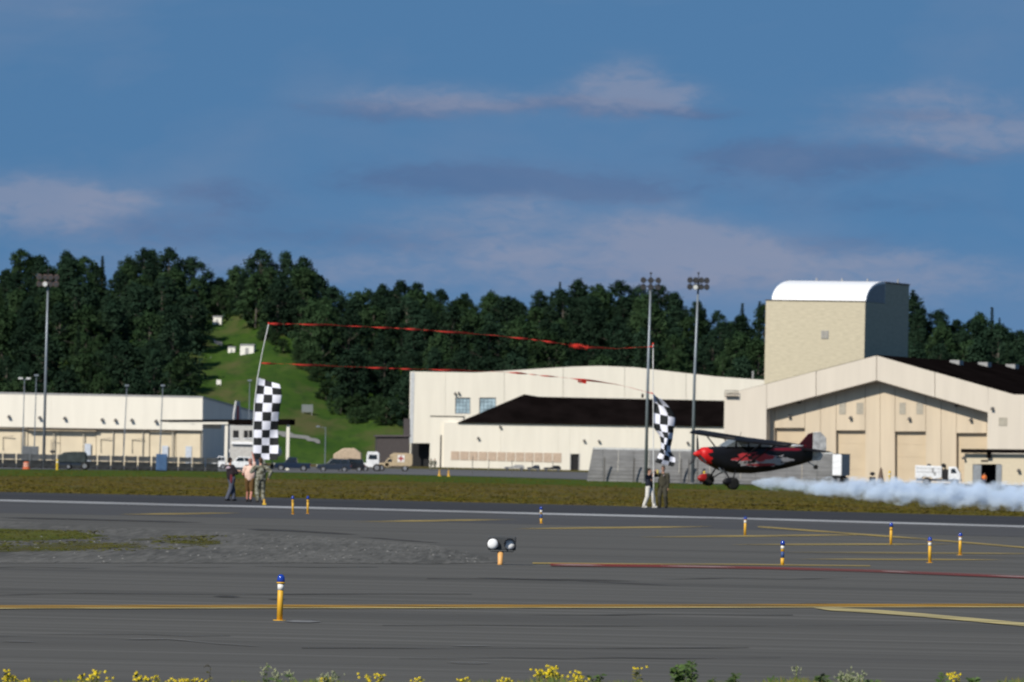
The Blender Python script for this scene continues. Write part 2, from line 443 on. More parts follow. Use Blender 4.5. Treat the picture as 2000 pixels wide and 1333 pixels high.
# sealed cracks and tar patches on the taxiway
M_crack = layered('sealed_crack', [(.058, .058, .057), (.064, .064, .062), (.07, .07, .068)], .5, 1.5, (.1, .4, 1), (.1, .4, 1), wear=(.8, (.10, .5, 1), .32, .62))
rgc = random.Random(31)
for k in range(9):
    y = 1114 + 22 * k + rgc.uniform(-4, 4); x = rgc.uniform(-200, 900); L_ = rgc.uniform(500, 1300); pts = []
    for q in range(8): pts.append((x + L_ * q / 7, y + rgc.uniform(-1.2, 1.2) + (x + L_ * q / 7 - 1000) * rgc.choice((-.002, .0, .003))))
    line('crack_seal', pts, rgc.uniform(.9, 1.8), M_crack, .0125, False)
M_tar = layered('tar_seal', [(.042, .042, .043), (.052, .052, .053), (.060, .060, .060)], .5, 1.5, (.1, .4, 1), (.1, .4, 1), wear=(1.0, (.10, .6, 1), .30, .75))
for a, w in [(((415, 1166.5), (470, 1167.5)), 3.2), (((522, 1172), (560, 1173)), 2), (((480, 1035), (560, 1037.5), (700, 1045.5)), 3.2), (((0, 1012), (170, 1016), (400, 1022)), 3),
             (((930, 1130), (1120, 1136)), 1.6), (((1120, 1136), (1330, 1146)), 1.6), (((1040, 1133), (1250, 1137)), 1.4), (((700, 1050), (860, 1062)), 2)]:
    line('tar_seam', list(a), w, M_tar, .012, True)
M_conc = mat('pale_concrete', (.19, .19, .19), .9, scale=1.5, var=.2)
M_scuff = layered('pale_scuff', [(.15, .15, .147), (.17, .17, .166), (.13, .13, .128)], .5, 1.5, (.1, .4, 1), (.1, .4, 1), wear=(1.2, (.10, .7, 1), .28, .68))
for a, w in [(((552, 1215.5), (628, 1216.5)), 4.0), (((235, 1251), (330, 1250), (420, 1259), (510, 1265)), 2.2), (((0, 1255), (70, 1256)), 2), (((880, 1264), (960, 1264)), 2), (((870, 1296), (960, 1298)), 5)]:
    line('concrete_patch', list(a), w, M_conc if a[0][0] == 552 else M_scuff, .012, True)

# grass that nobody could count: field tufts, island grass
def tufts(name, n, spot, hlo, hhi, wid, m, label, seed):
    rg = random.Random(seed); b = MB(); vs, fs = [], []
    for _ in range(n):
        p = spot(rg)
        if p is None: continue
        for k in range(5):
            a = rg.uniform(0, math.pi); w = wid * rg.uniform(.4, 1); h = rg.uniform(hlo, hhi)
            cx, cy = p.x + rg.gauss(0, wid), p.y + rg.gauss(0, wid)
            dx, dy = math.cos(a) * w / 2, math.sin(a) * w / 2
            o = len(vs); z = gz(cy)
            vs += [(cx - dx, cy - dy, z), (cx + dx, cy + dy, z), (cx + dx * .5 + rg.gauss(0, .05), cy + dy * .5, z + h), (cx - dx * .7, cy - dy * .7, z + h * rg.uniform(.5, .9))]
            fs.append((o, o + 1, o + 2, o + 3))
    b.add(vs, fs)
    return b.build(name, m, label=label, cat='grass', kind='stuff')
def spot_field(rg):
    x = rg.uniform(-30, 2030); u = rg.random() ** 1.3
    y0 = lerp_px([(0, 961), (600, 973.5), (1250, 989.5), (2000, 1009)], x); y1 = lerp_px([(0, 918), (700, 927), (1150, 939), (2000, 957)], x)
    return G(x, y0 + (y1 - y0) * u)
M_tuft = layered('tuft_grass', [(.085, .070, .012), (.105, .078, .022), (.070, .074, .008)], 0.12, 0.5, (.5, .2, 1), (1, .3, 1))
tufts('grass', 5000, spot_field, .015, .05, .30, M_tuft, 'dry olive and brown grass between the runway and the apron', 3)
M_igrass = layered('island_grass', [(.070, .078, .012), (.085, .085, .020), (.085, .070, .03)], 0.4, 1.5, (1, .3, 1), (1, .3, 1))
def spot_isl(rg):
    x = rg.uniform(-40, 420); y = rg.uniform(1037, 1080)
    if x < 190 and y < 1056 or (y - 1068) ** 2 < 90 and rg.random() < .6 * (1 - x / 460) or (abs(x - 370) < 50 and abs(y - 1055) < 8): return G(x, y)
    return None
M_patch = layered('island_turf', [(.062, .080, .010), (.080, .088, .016), (.090, .080, .030)], 1.0, 4.0, (.4, .05, 1), (.6, .04, 1), wear=(.55, (.5, .05, 1), .44, .62))
M_patch2 = layered('thin_island_turf', [(.070, .080, .012), (.088, .084, .022), (.100, .084, .036)], 1.0, 4.0, (.4, .05, 1), (.6, .04, 1), wear=(.9, (.5, .06, 1), .36, .52))
sheet('grass_patch', ext(GL((0, 1058), (90, 1057), (150, 1053), (200, 1049)), 40, 0)[:-1], ext(GL((0, 1034), (90, 1036), (150, 1040), (200, 1047)), 40, 0)[:-1], .016, M_patch, seg=30)
sheet('grass_patch', ext(GL((0, 1080), (150, 1080), (300, 1076), (430, 1064)), 40, 0)[:-1], ext(GL((0, 1060), (150, 1058), (300, 1054), (430, 1054)), 40, 0)[:-1], .018, M_patch2, seg=30)
tufts('island_grass', 1100, spot_isl, .01, .035, .12, M_igrass, 'low green grass growing on the gravel island at left', 5)
# scattered stones on the island
b = MB(); rg = random.Random(11)
for _ in range(150):
    x = rg.uniform(0, 930); y = rg.uniform(lerp_px([(0, 1022), (600, 1050), (930, 1082)], x), 1099)
    p = G(x, y); r = rg.uniform(.008, .026)
    b.ball((p.x, p.y, r * .5), (r * rg.uniform(.8, 1.5), r, r * .7), 6, 4)
b.build('gravel_stones', mat('stone', (.17, .17, .165), .9, var=.3), label='loose pale stones scattered over the gravel island', cat='stones', kind='stuff')

# ------------------------------------------------------------------ hill
SKY = [(-400, 500), (0, 525), (25, 500), (50, 486), (100, 497), (165, 486), (195, 512), (225, 484), (260, 490), (300, 476), (335, 490), (375, 500), (400, 545),
       (440, 543), (475, 503), (510, 490), (560, 486), (605, 503), (640, 545), (680, 570), (720, 541), (770, 548), (830, 551), (900, 562), (950, 562), (1000, 572),
       (1050, 572), (1100, 558), (1135, 545), (1190, 552), (1240, 553), (1300, 562), (1340, 590), (1380, 598), (1440, 605), (1490, 595), (1600, 590), (1780, 575), (1810, 605), (1860, 612), (1905, 606), (1950, 610), (2000, 632), (2400, 640)]
def skyline_z(x, D=1510.0): return P(x, lerp_px(SKY, x), D).z
def crest(x):
    return sum(skyline_z(x + d) for d in range(-60, 61, 20)) / 7.0 - 10.5
_cr = {k: crest(k) for k in range(-1200, 3401, 50)}
def crest_i(x):
    x = min(3349, max(-1199, x)); k = int(math.floor(x / 50.0)) * 50; u = (x - k) / 50.0
    return _cr[k] * (1 - u) + _cr[k + 50] * u
def hill_z(X, Y):
    x = 1000 + X / Y * F + 7
    t = (Y - 1340) / 170.0
    n = noise.noise(Vector((X * .03, Y * .03, 2.1))) * 1.2
    if t <= 0: return gz(Y) - 1.5 + .0 * n if t < -.02 else gz(Y) + t * 60
    h = crest_i(x) * (min(t, 1) ** .92)
    return gz(Y) + h + n * min(t * 3, 1)
hx = [-300 + 5 * i for i in range(121)]
hy = [1336 + 6 * i for i in range(50)] + [1660, 1720, 1800, 2000]
grid('hill', hx, hy, hill_z, M_hill, smooth=True)
CLEAR = [(408, 628), (445, 638), (512, 652), (570, 682), (602, 718), (628, 755), (655, 797), (690, 812), (760, 820), (800, 835), (800, 900), (380, 900), (392, 790), (398, 715), (385, 705), (405, 668)]
def inside(poly, x, y):
    c = False; n = len(poly)
    for i in range(n):
        (x0, y0), (x1, y1) = poly[i], poly[i - 1]
        if (y0 > y) != (y1 > y) and x < (x1 - x0) * (y - y0) / (y1 - y0) + x0: c = not c
    return c
def hill_hit(x, y):
    d = ray(x, y); t = 1342.0
    while t < 1700:
        p = Vector((0, 0, H)) + d * (t / d.y)
        if p.z < hill_z(p.x, p.y): return p
        t += 1.5
    return None
# paths on the clearing
M_path = mat('gravel_path', (.20, .20, .19), .9, scale=.4)
def hill_strip(name, pts, wpx):
    b = MB(); vs = []
    for i in range(len(pts) * 6 - 5):
        k, u = divmod(i, 6); k2 = min(k + 1, len(pts) - 1); u /= 6
        x = pts[k][0] + (pts[k2][0] - pts[k][0]) * u; y = pts[k][1] + (pts[k2][1] - pts[k][1]) * u
        for s in (1, -1):
            p = hill_hit(x, y + s * wpx / 2)
            if p: vs.append((p.x, p.y, hill_z(p.x, p.y) + .12))
    n = len(vs) // 2
    b.add(vs[:2 * n], [(2 * i, 2 * i + 2, 2 * i + 3, 2 * i + 1) for i in range(n - 1)])
    b.build(name, M_path, kind='structure')
hill_strip('hill_path', [(372, 712), (390, 706), (412, 696)], 11)
hill_strip('hill_path', [(400, 663), (425, 672), (445, 676)], 7)
hill_strip('hill_path', [(480, 838), (545, 850), (590, 856), (625, 866)], 8)

# ------------------------------------------------------------------ trees
def leaf_mat(name, c1, c2):
    return mat(name, c1, .75, var=.0, scale=1.3, c2=c2, obj_var=.3, spec=.0, lo=.3, hi=.7)
M_leaf = leaf_mat('leaves', (.012, .027, .017), (.026, .046, .027))
M_leaf2 = leaf_mat('birch_leaves', (.016, .036, .016), (.042, .070, .032))
M_needle = leaf_mat('needles', (.010, .022, .014), (.024, .042, .022))
M_bark = mat('bark', (.10, .09, .075), .9, scale=6)
def leaf_quads(vs, fs, c, rg, n, spread, size):
    for _ in range(n):
        d = Vector((rg.gauss(0, 1), rg.gauss(0, 1), rg.gauss(0, .8)))
        d = d / max(d.length, .1) * spread * rg.random() ** .5
        p = c + d
        nn = (d.normalized() + Vector((rg.gauss(0, .6), rg.gauss(0, .6), rg.gauss(.3, .6)))).normalized()
        a = nn.orthogonal().normalized(); a = Matrix.Rotation(rg.uniform(0, 6.28), 3, nn) @ a; bb = nn.cross(a)
        s = size * rg.uniform(.6, 1.3); o = len(vs)
        vs += [p - a * s - bb * s * .5, p + a * s * .2 - bb * s * .9, p + a * s + bb * s * .3, p - a * s * .3 + bb * s * .8]
        fs.append((o, o + 1, o + 2, o + 3))
def make_broadleaf(seed, wid, low, m):
    rg = random.Random(seed); cone_ = (0, .05, .22)[seed % 3]; root = empty('broadleaf_tree')
    tr = MB(); tr.tube([(0, 0, -.06), (.01, 0, .3), (.0, .01, .6), (0, 0, .85)], [.018, .014, .009, .003], 6)
    vs, fs = [], []
    nc = 54
    for i in range(nc):
        u = i / (nc - 1); z = low + (1 - low) * (.04 + .93 * u)
        prof = (math.sin(math.pi * min(1, .16 + .80 * u)) ** .75 * (1 - cone_) + cone_ * (1.05 - u)) * wid * (1 + .20 * math.sin(u * 8 + seed))
        a = i * 2.4 + rg.uniform(-.5, .5); rr = prof * rg.uniform(.35, 1.05)
        c = Vector((math.cos(a) * rr, math.sin(a) * rr, z + rg.uniform(-.03, .03)))
        if u > .96: c.x *= .3; c.y *= .3
        if i % 3 == 0: tr.tube([(0, 0, z - .14), (c.x * .5, c.y * .5, z - .06), (c.x, c.y, z)], [.007, .005, .002], 4)
        leaf_quads(vs, fs, c, rg, 90, rg.uniform(.06, .115), .0165)
    tr.build('trunk', M_bark, root)
    MB().add(vs, fs).build('crown', m, root)
    return root
def make_spruce(seed, wid):
    rg = random.Random(seed); root = empty('spruce_tree')
    tr = MB(); tr.tube([(0, 0, -.05), (0, 0, .98)], [.014, .002], 6); tr.build('trunk', M_bark, root)
    vs, fs = [], []
    for k in range(22):
        z = .06 + .92 * k / 21; r = wid * (1 - (z - .04)) ** .85 * rg.uniform(.75, 1.1) + .006
        for j in range(9):
            a = rg.uniform(0, 6.28); d = Vector((math.cos(a), math.sin(a), 0)); rl = r * rg.uniform(.6, 1.1)
            for q in range(5):
                u = (q + .5) / 5; p = d * rl * u + Vector((0, 0, z - rl * u * .45))
                leaf_quads(vs, fs, p, rg, 2, .012, .016)
    MB().add(vs, fs).build('crown', M_needle, root)
    return root
protoB = [make_broadleaf(21 + i, w, lo, m) for i, (w, lo, m) in enumerate([(.29, .02, M_leaf), (.34, .01, M_leaf), (.25, .03, M_leaf), (.36, .01, M_leaf2), (.31, .02, M_leaf2), (.27, .01, M_leaf)])]
protoS = [make_spruce(51, .13), make_spruce(52, .10)]
_used = set()
def plant_tree(proto, loc, h, w, rz, label, group):
    if proto.name in _used: o = copy_tree(proto)
    else: o = proto; _used.add(proto.name)
    o.location = loc; o.rotation_euler = (0, 0, rz); o.scale = (h * w, h * w, h)
    if not group and 'group' in o: del o['group']
    return tag(o, label, 'tree', group)
COLS = [(60, 'at the far left edge'), (130, 'behind the reddish light mast'), (220, 'over the left hangar part'), (300, 'over the long hangar middle'), (400, 'over the right hangar end'),
        (480, 'above the small white sheds'), (560, 'above the left flag pole'), (690, 'right of the grass clearing'), (800, 'just left of the arched hangar'), (930, 'above the blue hangar windows'), (1080, 'over the left arched roof'),
        (1180, 'over the arched roof crest'), (1255, 'just left of the twin masts'), (1370, 'behind the twin masts'), (1500, 'between masts and tower'), (1860, 'just right of the tower'), (9999, 'at the far right edge')]
def region(x, yt, kind, w, light, crestrow):
    where = next(t for lim, t in COLS if x < lim)
    d = yt - lerp_px(SKY, x)
    row = 'on the skyline' if crestrow == 1 else 'behind the skyline trees' if crestrow == 2 else 'just below the skyline' if d < 60 else 'midway down the slope' if d < 150 else 'low on the slope'
    look = ('slim ' if w < 1.0 else 'wide ' if w > 1.22 else '') + ('lighter green ' if light else 'dark ')
    return f'{look}{kind} {row}, {where}', f'wood on the hill, {where}'
rg = random.Random(99); ntree = 0
rows = [(1532, 6.0, 2), (1512, 4.4, 1), (1498, 5.2, 0), (1483, 5.4, 0), (1468, 5.4, 0), (1453, 5.6, 0), (1437, 5.8, 0), (1420, 5.8, 0), (1400, 6.2, 0), (1380, 6.4, 0), (1360, 6.6, 0)]
for ri, (Y, stp, top) in enumerate(rows):
    half = 1070.0 / F * Y; X = -half + rg.uniform(0, stp)
    while X < half:
        Yj = Y + rg.uniform(-5, 5) * (0.4 if top else 1)
        gzv = hill_z(X, Yj); x, y = proj((X, Yj, gzv)); h = rg.uniform(7.0, 13.0)
        if top:
            zt = P(x, lerp_px(SKY, x) + rg.uniform(-6, 16) + (14 if top == 2 else 0), Yj).z; h = max(6.5, zt - gzv)
        xt, yt = proj((X, Yj, gzv + h))
        cov = 772 if x < 398 else 800 if x < 800 else 722 if x < 1490 else (560 if x < 1772 else 700)
        ok = not inside(CLEAR, x, y) and yt < cov - 4
        if 398 <= x < 800 and inside(CLEAR, x, y - 6): ok = False
        hw = h * 2.5
        if ok and 360 < x < 800 and any(inside(CLEAR, x + dx, y + (yt - y) * q) for dx in (-hw, hw) for q in (.15, .45, .7)): ok = False
        if x > 1500 and x < 1765: ok = False
        lim = lerp_px(SKY, xt)
        if ok and not top and yt < lim + 6: h *= .72
        if ok:
            sp = rg.random() < (.05 if x < 1000 else .12)
            pr = rg.choice(protoS) if sp else rg.choice(protoB)
            wd = rg.uniform(.85, 1.25) * (1.12 if not sp else 1)
            lab, grp = region(x, yt, 'spruce' if sp else 'broadleaf tree', wd, pr in protoB[3:5], top)
            if sp: h *= 1.08
            plant_tree(pr, (X, Yj, gzv - .2), h, wd, rg.uniform(0, 6.28), lab, grp); ntree += 1
        X += stp * rg.uniform(.75, 1.25)
# trees closing the skyline above the sheds
for x, yt, lab in [(398, 548, 'leftmost of five small trees in the dip above the sheds'), (414, 552, 'second of five small trees in the dip above the sheds'), (430, 545, 'middle one of five small trees in the dip above the sheds'), (446, 548, 'fourth of five small trees in the dip above the sheds'), (462, 535, 'tallest, rightmost of five small trees in the dip above the sheds')]:
    p = P(x, yt, 1516); z0 = hill_z(p.x, p.y); plant_tree(protoB[int(x) % 3], (p.x, p.y, z0 - .3), max(5, p.z - z0 + .3), 1.15, x, lab, None)
# named single trees of the skyline
for x, yt, w, lab in [(1484, 588, 1.0, 'slim dark spruce standing just left of the brick tower'), (1450, 592, 1.1, 'pointed spruce left of the slim one beside the brick tower'),
                      (1783, 566, 1.6, 'tall spruce rising just right of the brick tower'), (1938, 600, 1.0, 'thin spruce top on the skyline far right'),
                      (1094, 550, .9, 'narrow dark spruce top on the skyline left of the light masts')]:
    p = P(x, yt, 1506); z0 = hill_z(p.x, p.y)
    plant_tree(protoS[0] if w > 1.2 else protoS[1], (p.x, p.y, z0 - .2), p.z - z0 + .2, w, x, lab, None)
# bushes at the edges of the clearing
for k in range(26):
    e = CLEAR[2:10]; i = rg.randrange(len(e) - 1); u = rg.random()
    x = e[i][0] + (e[i + 1][0] - e[i][0]) * u + rg.uniform(-14, 18); y = e[i][1] + (e[i + 1][1] - e[i][1]) * u + rg.uniform(-4, 14)
    p = hill_hit(x, y)
    if p: plant_tree(rg.choice(protoB[3:5]), (p.x, p.y, hill_z(p.x, p.y) - .5), rg.uniform(2.5, 5), 1.7, rg.uniform(0, 6), 'low green bush on the edge of the clearing, ' + ('beside the wider white shed' if y < 700 else 'above the grey board' if y < 760 else 'level with the grey board' if y < 806 else 'beside the brown shed'), 'bushes along the clearing')
for k in range(14):
    x = rg.uniform(120, 392); y = rg.uniform(735, 785)
    p = hill_hit(x, y)
    if p: plant_tree(rg.choice(protoB[3:5]), (p.x, p.y, hill_z(p.x, p.y) - .4), rg.uniform(6, 9), 1.4, rg.uniform(0, 6), 'lighter green rounded tree just over the long hangar roof, ' + ('left of its middle' if x < 230 else 'right of its middle'), 'trees at the foot of the left slope')
# undergrowth between the trunks, one mass
vs, fs = [], []; rg = random.Random(77)
for _ in range(5200):
    Y = rg.uniform(1350, 1535); X = rg.uniform(-1, 1) * 1080 / F * Y; z = hill_z(X, Y); x, y = proj((X, Y, z))
    if inside(CLEAR, x, y + 8) or inside(CLEAR, x, y - 14) or (1510 < x < 1760): continue
    if y > (790 if x < 400 else 830 if x < 800 else 735): continue
    leaf_quads(vs, fs, Vector((X, Y, z + rg.uniform(.3, 2.2))), rg, 16, rg.uniform(1.0, 2.0), .36)
MB().add(vs, fs).build('undergrowth', M_leaf, label='dark undergrowth filling the wood between the tree trunks', cat='undergrowth', kind='stuff')
print('trees', ntree)

# ------------------------------------------------------------------ building materials
M_gab = mat('gable_cream', (.575, .52, .44), .6, var=.03, scale=.8, stretch=(1, 1, .12))
M_cream = mat('cream_metal_wall', (.73, .69, .60), .6, var=.03, scale=.8, stretch=(1, 1, .12))
M_cream2 = mat('cream_wall', (.74, .70, .61), .6, var=.03, scale=.8, stretch=(1, 1, .12))
M_tan = mat('tan_wall', (.55, .46, .34), .65, var=.06, scale=.8, stretch=(1, 1, .12))
M_tan2 = mat('tan_door', (.52, .42, .29), .6, var=.04, scale=.5)
M_brickw = mat('cream_block_wall', (.50, .45, .335), .85, var=.09, scale=2.2, stretch=(.5, .5, 3), spec=.05)
M_roofd = mat('dark_roof', (.006, .0045, .0045), .95, var=.3, scale=.3, spec=0)
M_white = mat('white_roof', (.85, .86, .88), .4, var=.03)
M_greyp = mat('grey_panel', (.30, .30, .30), .7)
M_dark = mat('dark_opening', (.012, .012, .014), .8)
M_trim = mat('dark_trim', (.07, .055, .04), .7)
M_glass = mat('window_glass', (.30, .40, .46), .25, var=.25, scale=.8, spec=.6)
M_vent = mat('vent_metal', (.36, .33, .27), .7)
M_lampm = mat('wall_lamp_metal', (.10, .095, .09), .6)
M_steel = mat('galvanised_steel', (.23, .26, .29), .5, .3)
M_brown = mat('brown_panel', (.48, .37, .285), .7)
M_maroon = mat('brown_metal_building', (.065, .055, .055), .7)

def bpanel(fr, par, name, px, ly, th, m, label=None):
    """panel whose outline is read on the wall plane; thickness runs into the building"""
    b = MB(); b.prism(fr.poly(px, ly), ly, ly + th); o = b.build(name, m, par)
    if label: o['label'] = label
    return o
def brect(fr, par, name, x0, y0, x1, y1, ly, th, m):
    a = fr.rect(x0, y0, x1, y1, ly); b = MB(); b.box(a[0], a[1], ly, ly + th, a[2], a[3]); return b.build(name, m, par)
def wall_lamp(fr, par, x, y, ly):
    cx, cz = fr.uv(x, y, ly); b = MB()
    b.box(cx - .10, cx + .10, ly - .12, ly, cz - .05, cz + .22); b.prism_x([(ly - .55, cz - .10), (ly - .12, cz + .14), (ly - .12, cz - .12), (ly - .5, cz - .2)], cx - .2, cx + .2)
    b.build('wall_lamp', M_lampm, par)
def louvre(fr, par, x0, y0, x1, y1, ly, name='vent', n=5):
    a = fr.rect(x0, y0, x1, y1, ly); b = MB(); t = .09
    b.box(a[0], a[1], ly - .06, ly, a[3] - t, a[3]); b.box(a[0], a[1], ly - .06, ly, a[2], a[2] + t)
    b.box(a[0], a[0] + t, ly - .058, ly, a[2] + t, a[3] - t); b.box(a[1] - t, a[1], ly - .058, ly, a[2] + t, a[3] - t)
    f = b.build(name, M_vent, par)
    for k in range(n):
        z = a[2] + t + (a[3] - a[2] - 2 * t) * (k + .5) / n
        s = MB(); s.prism_x([(ly - .05, z - .08), (ly - .01, z + .08), (ly - .005, z + .05), (ly - .045, z - .11)], a[0] + t, a[1] - t); s.build('slat', M_vent, f)

# ------------------------------------------------------------------ gabled hangar, right
fr = Fr(1712, 965, 20, gz(965))
hg = fr.root('gabled_hangar', 'big cream gabled hangar with four tan doors at right', 'hangar')
TOP = [(1440, 765), (1712, 695), (1980, 771)]; INN = [(1497, 799), (1712, 743), (1930, 806)]
BOT = 958
bpanel(fr, hg, 'flank_wall', [(1415, 770), (1440, 765), (1497, lerp_px(TOP, 1497)), (1496, BOT), (1412, BOT)], 0, 2.3, M_gab)
bpanel(fr, hg, 'flank_wall', [(1930, lerp_px(TOP, 1930)), (1980, 771), (2090, 773), (2087, 966), (1927, 966)], 0, 2.3, M_gab)
sx = [1497, 1594, 1712, 1826, 1930]
for a, c in zip(sx, sx[1:]):
    p = [(a + .6, lerp_px(TOP, a)), (c - .6, lerp_px(TOP, c)), (c - .6, lerp_px(INN, c)), (a + .6, lerp_px(INN, a))]
    bpanel(fr, hg, 'fascia_panel', p, 0, .5, M_gab)
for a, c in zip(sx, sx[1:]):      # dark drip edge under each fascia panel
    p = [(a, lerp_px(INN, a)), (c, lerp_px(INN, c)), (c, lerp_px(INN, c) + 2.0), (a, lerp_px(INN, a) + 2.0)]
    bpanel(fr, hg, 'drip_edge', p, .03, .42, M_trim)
LY = 1.9
drs = [(1513, 836, 1572), (1633, 841, 1690), (1748, 843, 1808), (1868, 846, 1927)]
edges = [1480] + [e for d in drs for e in (d[0], d[2])] + [1960]
for i in range(0, len(edges), 2):      # full-height wall panels between the doors, seamed in the middle of the wide ones
    a, c = edges[i], edges[i + 1]
    cuts = [a, (a + c) / 2, c] if c - a > 40 else [a, c]
    for q, w in zip(cuts, cuts[1:]):
        t = lambda x: lerp_px(INN, min(1930, max(1497, x))) - 22
        pts = [(q + .4, t(q)), (w - .4, t(w)), (w - .4, 966), (q + .4, 966)]
        if q < 1712 < w: pts.insert(1, (1712, t(1712)))
        bpanel(fr, hg, 'wall_panel', pts, LY, .8, M_tan)
for (x0, y0, x1) in drs:
    t = lambda x: lerp_px(INN, min(1930, max(1497, x))) - 22
    bpanel(fr, hg, 'wall_panel', [(x0 + .4, t(x0)), (x1 - .4, t(x1)), (x1 - .4, y0), (x0 + .4, y0)], LY, .8, M_tan)
    d = brect(fr, hg, 'hangar_door', x0 - 4, y0 - 6, x1 + 4, 966, LY + .62, .1, M_tan2)
    a = fr.rect(x0, y0, x1, 966, LY + .62)
    for k in range(1, 5):
        z = a[2] + (a[3] - a[2]) * k / 5; s = MB(); s.box(a[0], a[1], LY + .595, LY + .619, z - .03, z + .03); s.build('door_rail', M_tan2, d)
for x0, x1 in [(1639, 1652), (1673, 1686), (1757, 1769), (1790, 1803)]: louvre(fr, hg, x0, 787, x1, 809, LY, n=6)
louvre(fr, hg, 1951, 816, 1967, 832, 0, n=5)
for x, y in [(1543, 813), (1662, 816), (1777, 818), (1897, 820)]: wall_lamp(fr, hg, x, y, LY)
for x, y in [(1562, 786), (1869, 792), (1883, 792)]: wall_lamp(fr, hg, x, y, LY)
wall_lamp(fr, hg, 1939, 798, 0)
# roof
rl = fr.uv(1440, 764.2, -.25); rr = fr.uv(1712, 693.6, -.25); re = fr.uv(1982, 770.5, -.25); rz2 = fr.uv(2090, 772.5, -.25)
rf = MB(); rf.prism([(rl[0] - 1.5, rl[1] - .3), rl, rr, re, rz2, (rz2[0], rz2[1] - .3), (re[0], re[1] - .3), (rr[0], rr[1] - .3), (rl[0], rl[1] - .3)], .05, 78)
rfo = rf.build('roof', M_roofd, hg)
for k in range(4):
    t = .18 + .2 * k; s = MB(); x = rr[0] + 2.0; z = rr[1] - .2
    s.box(x - .7, x + .7, 30 + 14 * k, 32 + 14 * k, z - .6, z + .15); s.build('roof_vent', M_greyp, rfo)
bw = MB(); bw.box(rl[0], rz2[0] - .2, 3.0, 77.5, -.2, 7.0); bw.build('hangar_body', M_cream, hg)
# small ladder cage on the left flank
lad = MB(); a = fr.rect(1416, 763, 1441, 775, -.5)
for k in range(6): x = a[0] + (a[1] - a[0]) * k / 5; lad.box(x - .03, x + .03, -.56, -.5, a[2], a[3])
for z in (a[2] + .05, (a[2] + a[3]) / 2, a[3]): lad.box(a[0], a[1], -.58, -.5, z - .03, z + .03)
lad.box(a[0], a[1], -.5, 0, a[2] - .05, a[2]); lad.build('railing', M_trim, hg)

# ------------------------------------------------------------------ tower with quarter-barrel roof
ft = Fr(1690, 998, 20, gz(998))
tw = ft.root('block_tower', 'square cream block tower with curved white roof behind the gabled hangar', 'tower')
x0, z0 = ft.uv(1496, 590); x1, z1 = ft.uv(1690, 590)
zr = z1
def depth_for(px):                        # how far back along the right wall a column lies
    lo, hi = 0.0, 60.0
    for _ in range(40):
        m_ = (lo + hi) / 2
        w = ft.o + Vector((ft.c, -ft.s, 0)) * x1 + Vector((ft.s, ft.c, 0)) * m_ + Vector((0, 0, zr))
        if proj(w)[0] < px: lo = m_
        else: hi = m_
    return lo
dA, dB = depth_for(1729), depth_for(1775)
w = ft.o + Vector((ft.c, -ft.s, 0)) * x1 + Vector((ft.s, ft.c, 0)) * dA
zt = (P(1729, 553, w.y)).z - ft.o.z
b = MB(); b.box(x0, x1, 0, dB, 0, zr); b.build('tower_wall', M_brickw, tw)
b = MB(); b.box(x0 + .02, x1 - .004, dA, dB - .004, zr, zt); rb = b.build('upper_wall', M_brickw, tw)
b = MB(); b.box(x0 - .1, x1 + .1, dA - .05, dB + .1, zt, zt + .18); b.build('parapet', M_trim, tw)
b = MB()
n = 16; outer = []
for k in range(n + 1):
    t = math.pi / 2 * k / n; outer.append((.35 + (dA - .35) * (1 - math.cos(t)), zr + .05 + (zt - zr + .1) * math.sin(t)))
pr = outer + [(dA, zr + .05)]
b.prism_x(pr, x0 + .75, x1 - .05); b.build('curved_roof', M_white, tw)
b = MB(); pr2 = [(y * .93 + dA * .05, zr + .05 + (z - zr - .05) * .9) for y, z in outer] + [(dA * .98, zr + .06)]
b.prism_x(pr2, x1 - .045, x1 - .02); b.build('roof_end_louvre', M_greyp, tw)
b = MB(); b.box(x0 - .08, x1 + .08, -.08, .3, zr, zr + .14); b.build('coping', M_trim, tw)
a = ft.rect(1604, 646, 1618, 662, -.05)
b = MB(); b.box(a[0], a[1], -.08, 0, a[2], a[3]); vv = b.build('vent', M_greyp, tw)
for k in range(5):
    s = MB(); z = a[2] + (a[3] - a[2]) * (k + .5) / 5; s.box(a[0] + .08, a[1] - .08, -.11, -.08, z - .05, z + .05); s.build('slat', M_vent, vv)
for x in (1540, 1590, 1640, 1700):
    q = ft.uv(x, 552); s = MB(); s.tube([(q[0] + 1.2, dA - .3, zt), (q[0] + 1.2, dA - .3, zt + .55)], .12, 6); s.build('roof_stub', M_greyp, tw)

